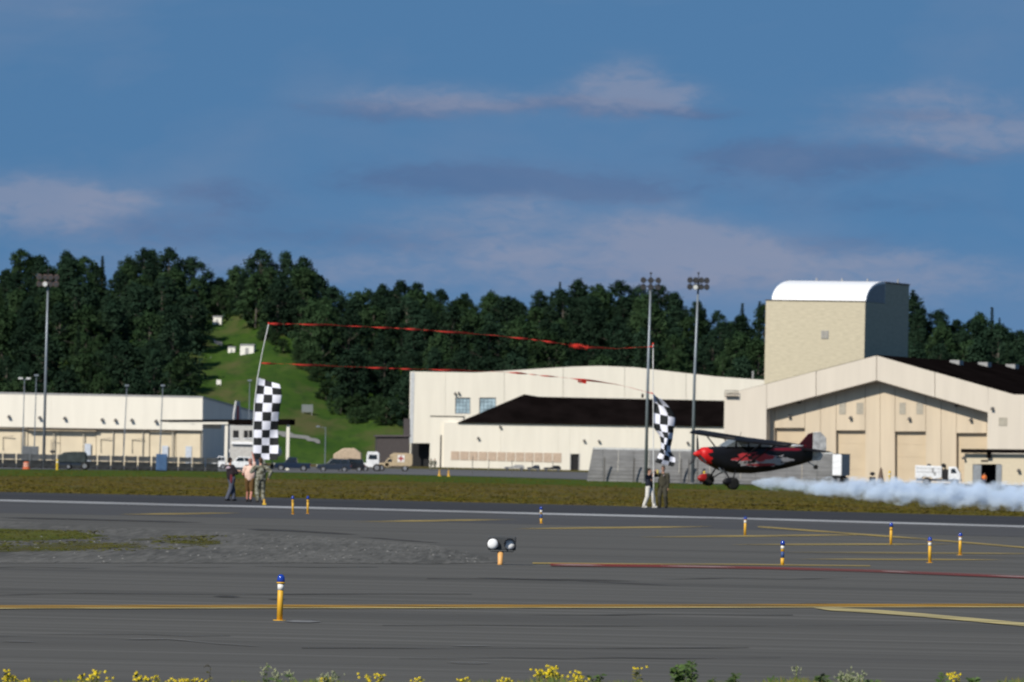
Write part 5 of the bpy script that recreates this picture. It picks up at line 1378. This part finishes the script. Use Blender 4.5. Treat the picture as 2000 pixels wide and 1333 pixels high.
PD = 350.0; head_ang = R(180 + 29)
ap = empty('airplane', (0, 0, 0), 0, 'black high wing airplane with red nose flying low over the grass', 'airplane')
rot = Matrix.Rotation(head_ang, 3, 'Z') @ Matrix.Rotation(R(1.0), 3, 'Y') @ Matrix.Rotation(R(-3.8), 3, 'X')
nose = P(1354, 886, PD); ap.location = nose - rot @ Vector((2.78, 0, 0)); ap.rotation_euler = rot.to_euler()
def sec(x, zb, zt, hw, p=2.6, n=24):
    out = []; zc = (zb + zt) / 2; hh = (zt - zb) / 2
    for e in range(n):
        t = 2 * math.pi * e / n; c_, s_ = math.cos(t), math.sin(t)
        out.append((x, hw * math.copysign(abs(c_) ** (2 / p), c_), zc + hh * math.copysign(abs(s_) ** (2 / p), s_)))
    return out
b = MB(); b.loft([sec(2.42, -.27, .22, .28, 2.2), sec(2.2, -.42, .30, .38), sec(1.7, -.66, .33, .43), sec(1.2, -.86, .36, .45), sec(.5, -.96, .40, .46, 3), sec(-.5, -.98, .40, .45, 3), sec(-1.4, -.90, .38, .38), sec(-2.4, -.74, .34, .28), sec(-3.3, -.56, .30, .17), sec(-4.0, -.36, .27, .07)])
b.build('fuselage', M_liv, ap, smooth=True)
b = MB(); b.tube([(2.40, 0, -.02), (2.46, 0, -.02), (2.6, 0, -.02), (2.72, 0, -.02), (2.78, 0, -.02)], [.20, .19, .14, .07, .01], 14); b.build('spinner', M_rd, ap, smooth=True)
for k in range(3):
    a = R(98 + 120 * k); d = Vector((0, math.cos(a), math.sin(a))); t = Vector((0, -math.sin(a), math.cos(a))); vs = []
    for q, w_ in ((.08, .05), (.35, .075), (.7, .065), (.92, .02)):
        p = Vector((2.52, 0, -.02)) + d * q; tw_ = Vector((.35 * (1 - q), 0, 0)) * w_
        vs += [p - t * w_ - tw_ + Vector((.012, 0, 0)), p + t * w_ + tw_ + Vector((.012, 0, 0)), p + t * w_ + tw_ - Vector((.012, 0, 0)), p - t * w_ - tw_ - Vector((.012, 0, 0))]
    b = MB(); b.loft([vs[i * 4:i * 4 + 4] for i in range(4)]); b.build('propeller_blade', M_lampb, ap)
b = MB(); b.tube([(2.43, .14, .05), (2.2, .14, .05)], .07, 8); b.tube([(2.43, -.14, .05), (2.2, -.14, .05)], .07, 8); b.build('air_intake', M_dark, ap)
b = MB(); b.tube([(1.5, .25, -.62), (1.3, .28, -.85), (1.0, .3, -.92)], .045, 8); b.build('exhaust_pipe', M_steel, ap)
# cabin: glass between dark frames
M_canopy = mat('cabin_glass', (.16, .18, .19), .08, spec=.8)
b = MB(); b.prism([(1.15, .36), (.62, .66), (-.75, .66), (-1.55, .36)], -.36, .36); cb = b.build('cabin', M_canopy, ap)
for x0, x1 in ((.62, .56), (-.1, -.16), (-.75, -.82)):
    for s in (-1, 1): b = MB(); b.prism([(x0, .66), (x1, .66), (x1 - .02, .36), (x0 + .02, .36)], s * .365 - .008, s * .365 + .008); b.build('window_frame', M_bk, cb)
# wing: airfoil section, slight dihedral
def foil(y, xc, ch, z, n=9):
    up = []; lo_ = []
    for i in range(n):
        t = i / (n - 1); th_ = .075 * ch * (2.97 * math.sqrt(t) - 1.26 * t - 3.516 * t * t + 2.843 * t ** 3 - 1.015 * t ** 4) * 1.0
        up.append((xc + ch * (.45 - t), y, z + th_ * 1.35)); lo_.append((xc + ch * (.45 - t), y, z - th_ * .5))
    return up + lo_[::-1][1:-1]
for s in (-1, 1):
    b = MB(); b.loft([foil(s * .02, -.15, 1.62, .66), foil(s * 2.4, -.15, 1.62, .68), foil(s * 4.2, -.15, 1.60, .70), foil(s * 4.55, -.2, 1.2, .715), foil(s * 4.65, -.25, .8, .72)]); wg = b.build('wing', M_bk, ap, smooth=True)
    b = MB(); b.loft([foil(s * 2.6, -.92, .36, .678), foil(s * 4.2, -.92, .34, .70)]); b.build('aileron', M_rd, wg)
    for x in (.55, -.35):
        b = MB(); b.tube([(x * .8 + .15, s * .42, -.45), (x - .05, s * 2.6, .66)], .035, 6); b.build('wing_strut', M_bk, ap)
    b = MB(); b.loft([foil(s * 4.64, -.25, .8, .722), foil(s * 4.68, -.3, .6, .726)]); b.build('wing_tip', M_wpaint, wg)
    # main gear
    b = MB(); b.tube([(1.25, s * .35, -.72), (1.18, s * 1.12, -1.36)], .04, 6); b.tube([(.55, s * .35, -.80), (1.18, s * 1.12, -1.36)], .032, 6); b.build('gear_leg', M_bk, ap)
    b = MB(); y = s * 1.2; b.tube([(1.18, y - .16, -1.38), (1.18, y - .12, -1.38), (1.18, y + .12, -1.38), (1.18, y + .16, -1.38)], [.20, .30, .30, .20], 18); w_ = b.build('wheel', M_tyre, ap, smooth=False)
    b = MB(); b.ball((1.32, y, -1.30), (.46, .165, .22), 14, 9); b.build('wheel_fairing', mat('deep_red', (.30, .012, .012), .4) if s < 0 else M_bk, w_, smooth=True)
    # tailplane
    b = MB(); b.loft([foil(s * .05, -3.85, .95, .18), foil(s * 1.2, -3.95, .75, .18), foil(s * 1.45, -4.02, .4, .18)]); b.build('tailplane', M_bk, ap, smooth=True)
b = MB(); b.prism([(-3.05, .28), (-3.75, .98), (-4.0, 1.05), (-4.02, .25)], -.035, .035); b.build('fin', M_finr, ap, bevel=.02)
b = MB(); b.prism([(-4.03, -.36), (-4.03, 1.06), (-4.45, 1.08), (-4.78, .78), (-4.82, .2), (-4.5, -.32)], -.03, .03); b.build('rudder', M_tail, ap, bevel=.02)
b = MB(); b.tube([(-3.75, 0, -.38), (-4.2, 0, -.62)], .03, 6); b.build('tail_spring', M_steel, ap)
b = MB(); b.tube([(-4.25, -.05, -.66), (-4.25, .05, -.66)], .11, 12); b.build('tail_wheel', M_tyre, ap)
b = MB(); b.tube([(.2, 0, .72), (.1, 0, 1.05)], .012, 5); b.build('aerial', M_bk, ap)

# ------------------------------------------------------------------ smoke trail
def smoke():
    A, B = P(1468, 943, 349.0), P(2120, 979, 343.0)
    ln = (B - A).length; d = (B - A).normalized()
    b = MB(); secs = []
    for i in range(25):
        t = i / 24; q = .30 + .42 * min(1, t * 2.2) + .14 * t; q *= .25 if i == 0 else 1
        secs.append([(t * ln, q * 1.3 * math.cos(w_), q * .95 * math.sin(w_)) for w_ in [2 * math.pi * e / 14 for e in range(14)]])
    b.loft(secs)
    m = bpy.data.materials.new('smoke'); m.use_nodes = True; N, L = m.node_tree.nodes, m.node_tree.links
    for n in list(N): N.remove(n)
    out = N.new('ShaderNodeOutputMaterial'); pv = N.new('ShaderNodeVolumePrincipled'); L.new(pv.outputs[0], out.inputs['Volume'])
    pv.inputs['Color'].default_value = (.77, .875, 1.0, 1); pv.inputs['Anisotropy'].default_value = -.25
    tc = N.new('ShaderNodeTexCoord'); sp = N.new('ShaderNodeSeparateXYZ'); L.new(tc.outputs['Object'], sp.inputs[0])
    def mth(op, a, c=None):
        q = N.new('ShaderNodeMath'); q.operation = op
        for i, v in enumerate((a, c)):
            if v is None: continue
            if isinstance(v, (int, float)): q.inputs[i].default_value = v
            else: L.new(v, q.inputs[i])
        return q.outputs[0]
    t = mth('DIVIDE', sp.outputs[0], ln)
    rad = mth('ADD', mth('ADD', .28, mth('MULTIPLY', mth('MINIMUM', mth('MULTIPLY', t, 2.2), 1.0), .40)), mth('MULTIPLY', t, .13))
    yy = mth('DIVIDE', sp.outputs[1], 1.3); r_ = mth('SQRT', mth('ADD', mth('MULTIPLY', yy, yy), mth('MULTIPLY', sp.outputs[2], sp.outputs[2])))
    nz = N.new('ShaderNodeTexNoise'); nz.inputs['Scale'].default_value = 2.0; nz.inputs['Detail'].default_value = 7; nz.inputs['Roughness'].default_value = .62
    mp = N.new('ShaderNodeMapping'); mp.inputs['Scale'].default_value = (.8, .7, .9); L.new(tc.outputs['Object'], mp.inputs[0]); L.new(mp.outputs[0], nz.inputs[0])
    f = mth('SUBTRACT', 1.0, mth('DIVIDE', r_, rad)); f = mth('ADD', f, mth('MULTIPLY', mth('SUBTRACT', nz.outputs[0], .55), 2.6))
    f = mth('MULTIPLY', mth('MAXIMUM', f, 0.0), 6.0); f = mth('MINIMUM', f, 4.0)
    f = mth('MULTIPLY', f, mth('MINIMUM', mth('ADD', mth('MULTIPLY', t, 9.0), .8), 1.0))
    L.new(f, pv.inputs['Density'])
    o = b.build('smoke_trail', m, None, label='bluish white smoke trailing low over the grass behind the airplane', cat='smoke', kind='stuff')
    o.matrix_world = Matrix.Translation(A) @ d.to_track_quat('X', 'Z').to_matrix().to_4x4()
smoke()
scene.cycles.volume_step_rate = 1.0
scene.cycles.volume_max_steps = 128

# ------------------------------------------------------------------ taxiway lights
M_lyel = mat('light_post_yellow', (.68, .38, .03), .5, var=.08)
M_blue = mat('blue_lens', (.010, .045, .36), .15, spec=.7, coat=.3)
M_lw = mat('reflective_white', (.74, .72, .68), .4)
def edge_light(xb, yb, xt, yt, label, style=0):
    g = G(xb, yb); h = (yb - yt) * g.y / F; tx = (P(xt, yt, g.y).x - g.x)
    r = empty('taxiway_light', g, 0, label, 'taxiway light', 'blue taxiway edge lights')
    def pt(u): return (tx * u * .6, 0, h * u)
    b = MB(); b.tube([pt(0), pt(.02), pt(.021)], [.075, .075, .05], 12); b.build('base_plate', M_lyel, r)
    lo_, hi_ = (.0, .80) if style != 2 else (.0, .30)
    b = MB(); b.tube([pt(lo_), pt(hi_)], [.034, .034], 12); b.build('post', M_lyel, r, smooth=True)
    if style == 2:
        b = MB(); b.tube([pt(.30), pt(.55)], .034, 12); b.build('blue_sleeve', mat('blue_sleeve', (.03, .07, .22), .5), r, smooth=True); b = MB(); b.tube([pt(.55), pt(.80)], .034, 12); b.build('upper_post', M_lyel, r, smooth=True)
    b = MB(); b.tube([pt(.66), pt(.79)], [.037, .037], 12); b.build('reflective_band', M_lw if style != 1 else M_lyel, r, smooth=True)
    b = MB(); b.tube([pt(.80), pt(.815), pt(.83)], [.045, .050, .046], 12); b.build('collar', M_lyel if style == 0 else M_lampb, r, smooth=True)
    b = MB(); b.tube([pt(.83), pt(.87), pt(.94), pt(.985), pt(1.0)], [.042, .046, .042, .026, .005], 14); b.build('lens', M_blue, r, smooth=True)
for a in [(546, 1213, 550, 1122, 'large yellow post with blue lens nearest the camera'), (572, 1005, 571, 969, 'slim yellow post with dark lens, left of a close pair', 1), (601, 1004, 601, 969, 'thicker yellow post, right of a close pair', 1),
          (1057, 1023, 1056, 990, 'tiny pale post with dark sleeve on the runway shoulder behind the lamp pair', 2), (1455, 1047, 1456, 1009, 'yellow light post below the airplane tail, nearest the white line', 0),
          (1528, 1105, 1529, 1056, 'light post with blue sleeve halfway up beside the red line', 2), (1740, 1065, 1741, 1021, 'yellow light post between the airplane and the right edge, farthest of three', 1),
          (1816, 1100, 1816, 1049, 'yellow light post with white band, nearest of the three at right', 0), (1875, 1085, 1876, 1041, 'rightmost yellow light post with white band', 0)]:
    edge_light(*a)
cone(456, 974, 'small orange marker cone behind the legs of the leftmost man', .25, None, .07); cone(516, 988, 'small orange marker cone by the boots of the soldier', .22, None, .07)
# double lamp
g = G(977, 1104); s = g.y / F
r = empty('guard_light', g, 0, 'pair of round white guard lamps on a short orange post', 'lamp')
b = MB(); b.tube([(0, 0, 0), (0, 0, 4 * s), (0, 0, 26 * s)], [.055, .045, .052], 12); b.build('post', mat('post_orange', (.68, .36, .12), .5, var=.1), r, smooth=True)
b = MB(); b.box(-25 * s, 30 * s, .03, .22, 29 * s, 56 * s); b.box(-20 * s, 26 * s, -.06, .2, 25.5 * s, 29.5 * s); b.build('housing', mat('charcoal_housing', (.045, .05, .055), .6), r, bevel=.04)
for cx, hood in ((-15.5, 0), (17.5, 1)):
    cx *= s; zc = 41 * s; q = 10.8 * s
    b = MB(); b.loft([[(cx + k * math.cos(t), y, zc + k * math.sin(t)) for t in [2 * math.pi * e / 20 for e in range(20)]] for y, k in ((.05, q), (-.02, q), (-.055, q * .82), (-.07, q * .35))]); l = b.build('lamp', mat('white_lamp', (.82, .83, .85), .3, var=.02), r, smooth=True)
    if True:
        b = MB(); n = 18; vs = []; ln_ = .16 if hood else .04
        for e in range(n + 1):
            t = R(-25 + 230 * e / n)
            for k, y in ((1.12, .0), (1.12, -ln_), (1.02, -ln_), (1.02, .0)): vs.append((cx + q * k * math.cos(t), y, zc + q * k * math.sin(t)))
        fs = [(4 * e + k, 4 * e + (k + 1) % 4, 4 * e + 4 + (k + 1) % 4, 4 * e + 4 + k) for e in range(n) for k in range(4)]; b.add(vs, fs); b.build('visor', M_lampb, r)

# ------------------------------------------------------------------ weeds in the foreground verge
M_stem = mat('weed_stem', (.10, .13, .03), .8, obj_var=.3); M_wleaf = mat('weed_leaf', (.045, .085, .015), .7, var=.3, obj_var=.3)
M_yfl = mat('yellow_flower', (.78, .62, .02), .6, var=.12); M_seed = mat('pale_seed', (.36, .38, .22), .8); M_dry = mat('dry_stem', (.05, .045, .03), .9); M_olive = mat('olive_leaf', (.16, .15, .03), .8, var=.3)
grid('verge', [-60, -20, 0, 20, 60], [20, 47], lambda x, y: .003, M_green)
def weed(kind, x, ytop, spread_px, seed, label):
    rg = random.Random(seed); D = rg.uniform(40, 46.5); top = P(x, ytop, D); base = Vector((top.x, D, 0)); h = top.z
    r = empty({'yellow': 'flowering_weed', 'seed': 'seeding_weed', 'bush': 'leafy_weed', 'dry': 'dry_weed', 'grass': 'grass_clump'}[kind], base, 0, label, 'plant', {'yellow': 'yellow flowering weeds', 'seed': 'pale seeding weeds', 'bush': 'leafy green weeds', 'dry': None, 'grass': 'grass clumps on the verge'}[kind])
    sw = spread_px * D / F; st = MB(); lf = MB(); fl_ = MB()
    ns = max(2, int(spread_px / 4.5)) if kind != 'dry' else 1
    if kind == 'grass': ns = 14
    for i in range(ns):
        u = 0 if ns == 1 else rg.uniform(-1, 1); q = h * (1 if i == 0 else rg.uniform(.72, 1.0) if kind == 'grass' else rg.uniform(.93, 1.0)); ex = u * sw / 2; bx = ex * .35; ey = rg.uniform(-.1, .1)
        bend = rg.uniform(-.02, .02)
        pts = [(bx, ey * .3, 0), (bx + (ex - bx) * .4 + bend, ey * .6, q * .5), (ex, ey, q)]
        st.tube(pts, [.004, .003, .0015], 5)
        for k in range(26 if kind == 'bush' else 10 if kind != 'grass' else 0):
            t = rg.uniform(.78, .99 if kind == 'bush' else .97); c_ = Vector(pts[1]).lerp(Vector(pts[2]), max(0, (t - .5) * 2)) if t > .5 else Vector(pts[0]).lerp(Vector(pts[1]), t * 2)
            a = rg.uniform(0, 6.28); L_ = rg.uniform(.03, .07) * (.8 if kind == 'bush' else .7); d = Vector((math.cos(a), math.sin(a), rg.uniform(.1, .8))).normalized(); sdv = d.orthogonal().normalized()
            o = len(lf.v); lf.add([c_, c_ + d * L_ * .5 + sdv * L_ * .24, c_ + d * L_ + Vector((0, 0, -.01)), c_ + d * L_ * .5 - sdv * L_ * .24], [(0, 1, 2, 3)])
        if kind == 'yellow':
            for k in range(rg.randint(3, 7)):
                c_ = Vector((ex, ey, q)) + Vector((rg.gauss(0, .018), rg.gauss(0, .018), -abs(rg.gauss(0, .02))))
                for e in range(5):
                    a = e * 1.257 + rg.random(); dd = Vector((math.cos(a), math.sin(a) * .9, rg.uniform(-.2, .5))) * rg.uniform(.006, .010); s2 = dd.cross(Vector((0, 0, 1))).normalized() * .006 if dd.length > 0 else Vector((.005, 0, 0)); upv = Vector((0, 0, .006))
                    fl_.add([c_, c_ + dd * .6 + s2 + upv, c_ + dd + upv, c_ + dd * .6 - s2 - upv], [(0, 1, 2, 3)])
                fl_.ball(c_, .005, 6, 4)
            fl_.build('flower_head', M_yfl, r); fl_ = MB()
        if kind == 'seed':
            for k in range(8):
                c_ = Vector((ex, ey, q)) + Vector((rg.gauss(0, .014), rg.gauss(0, .014), -rg.random() * .06)); fl_.ball(c_, (.003, .003, .008), 5, 4, rot=Matrix.Rotation(rg.gauss(0, .5), 3, 'Y'))
            fl_.build('seed_head', M_seed, r); fl_ = MB()
        if kind == 'dry' : st.tube([(ex, ey, q), (ex - .02, ey, q + .012), (ex - .045, ey, q - .002)], [.0025, .006, .002], 5)
    st.build('stem', M_dry if kind == 'dry' else M_stem, r)
    if lf.v: lf.build('foliage', M_wleaf if kind in ('bush', 'seed') else M_olive, r)
    if fl_.v: fl_.build('flower_head' if kind == 'yellow' else 'seed_head', M_yfl if kind == 'yellow' else M_seed, r)
W = [('yellow', 22, 1309, 26, 'clump of yellow flowers in the bottom left corner'), ('yellow', 50, 1326, 10, 'tiny yellow flower right of the corner clump'), ('yellow', 162, 1318, 8, 'single yellow flower left of the slender flowering stem'),
     ('yellow', 182, 1309, 20, 'slender yellow flowering weed, second clump from the left'), ('yellow', 212, 1324, 8, 'low yellow flower between two taller clumps'), ('yellow', 268, 1314, 10, 'round yellow flower head on a straight stem'),
     ('yellow', 285, 1323, 16, 'bright yellow flower low beside a straight stem'), ('yellow', 304, 1319, 8, 'yellow bud right of the bright low flower'), ('yellow', 333, 1326, 8, 'small yellow flower low before the dry stem'), ('yellow', 357, 1322, 9, 'pale yellow flower before the dry stem'),
     ('yellow', 383, 1325, 10, 'yellow flower just left of the dry stem'), ('dry', 412, 1303, 4, 'bent dry brown stem with drooping tip'), ('yellow', 398, 1329, 8, 'lowest yellow flower at the foot of the dry stem'),
     ('seed', 518, 1294, 6, 'tallest pale seeding stem left of centre'), ('seed', 543, 1306, 14, 'pale seed heads right of the tallest seeding stem'), ('seed', 568, 1308, 12, 'thin pale seed heads, third of the seeding group'), ('seed', 636, 1312, 14, 'pale seed heads over a dark green clump'), ('seed', 652, 1310, 10, 'pale seed head at the right of the seeding group'),
     ('yellow', 645, 1324, 24, 'olive weed with a few yellow flowers under pale seed heads'), ('yellow', 712, 1316, 12, 'yellow flower between seed heads and centre'), ('yellow', 740, 1318, 8, 'small pale yellow flower on a thin stem left of centre'), ('yellow', 820, 1324, 8, 'small low flower left of the centre clump'),
     ('yellow', 910, 1323, 22, 'low yellow clump left of the biggest flowering bush'), ('yellow', 985, 1323, 26, 'low olive yellow clump beside the biggest flowering bush'), ('yellow', 1062, 1300, 40, 'biggest yellow flowering bush at bottom centre'), ('yellow', 1092, 1306, 34, 'right half of the biggest yellow flowering bush'),
     ('yellow', 1135, 1312, 30, 'golden flowering weed right of the biggest bush'), ('bush', 1165, 1318, 22, 'brownish green weed right of the golden one'), ('yellow', 1246, 1303, 6, 'lone tall yellow flower on a thin stem'), ('bush', 1330, 1296, 34, 'tall dark green leafy weed right of centre'), ('bush', 1352, 1292, 14, 'topmost sprig of the dark green leafy weed'),
     ('bush', 1395, 1322, 16, 'low leafy weed right of the tall dark one'), ('bush', 1437, 1316, 16, 'upright small leafy weed, second right of the tall one'), ('bush', 1515, 1325, 16, 'low green weed left of a lone seed stem'), ('seed', 1556, 1299, 6, 'lone tall pale seeding stem right of centre'),
     ('bush', 1605, 1318, 24, 'olive leafy weed right of the lone seed stem'), ('seed', 1655, 1304, 34, 'broad cluster of pale seed heads at right'), ('seed', 1680, 1310, 20, 'right edge of the broad pale seed cluster'), ('bush', 1700, 1326, 20, 'low weed right of the broad seed cluster'),
     ('bush', 1838, 1316, 14, 'dark leafy weed near the right edge'), ('yellow', 1862, 1314, 14, 'weed with pale yellow buds near the right edge'), ('bush', 1900, 1325, 24, 'low leafy weed in the right corner'), ('bush', 1960, 1327, 24, 'lowest weed in the right corner')]
for i, (kd, x, y, sp, lab) in enumerate(W): weed(kd, x, y, sp, 300 + i, lab)

# tangled low growth along the bottom edge, too dense to count
vs, fs = [], []; rg = random.Random(64); mi = []
for k in range(3400):
    D = rg.uniform(40.5, 46.0); x = rg.uniform(-20, 2020)
    hump = 8 * math.sin(x * .013) + 5 * math.sin(x * .041 + 1) + (5 if x > 880 else 1)
    zt = P(x, 1331 - max(0, hump) * rg.random() ** 2 + rg.random() * 12, D).z; X = P(x, 1330, D).x
    for q in range(3):
        a = rg.uniform(-.5, .5); w_ = rg.uniform(.003, .009); L_ = rg.uniform(.05, .16); bx = X + rg.gauss(0, .03); by = D + rg.gauss(0, .03); o = len(vs)
        vs += [(bx - w_, by, zt - L_), (bx + w_, by, zt - L_), (bx + w_ * .8 + a * L_ * .5, by, zt - L_ * .4), (bx + a * L_, by, zt)]
        fs.append((o, o + 1, o + 2, o + 3)); mi.append(rg.choice((0, 0, 1, 2)))
b = MB(); b.add(vs, fs); b.m = mi
b.build('verge_growth', [M_olive, M_wleaf, M_stem], label='tangled green and olive growth along the bottom edge', cat='weeds', kind='stuff')

# trees and weeds that still share a label are told apart by their order from left to right
same = {}
for o in scene.objects:
    if o.parent is None and o.get('label') and o.get('category') in ('tree', 'plant', 'barrier'): same.setdefault(o['label'], []).append(o)
ORD = ['leftmost', 'second', 'third', 'fourth', 'fifth', 'sixth', 'seventh', 'eighth', 'ninth', 'tenth', 'eleventh', 'twelfth', 'thirteenth', 'fourteenth']
for lab, lst in same.items():
    if len(lst) < 2: continue
    lst.sort(key=lambda o: proj(o.location)[0])
    for i, o in enumerate(lst):
        if i < len(ORD) and len(lst) <= len(ORD):
            words = (lab + ', ' + (ORD[i] if i == 0 else 'rightmost' if i == len(lst) - 1 else ORD[i] + ' from left')).split()
            while len(words) > 16 and 'the' in words: words.remove('the')
            o['label'] = ' '.join(words)
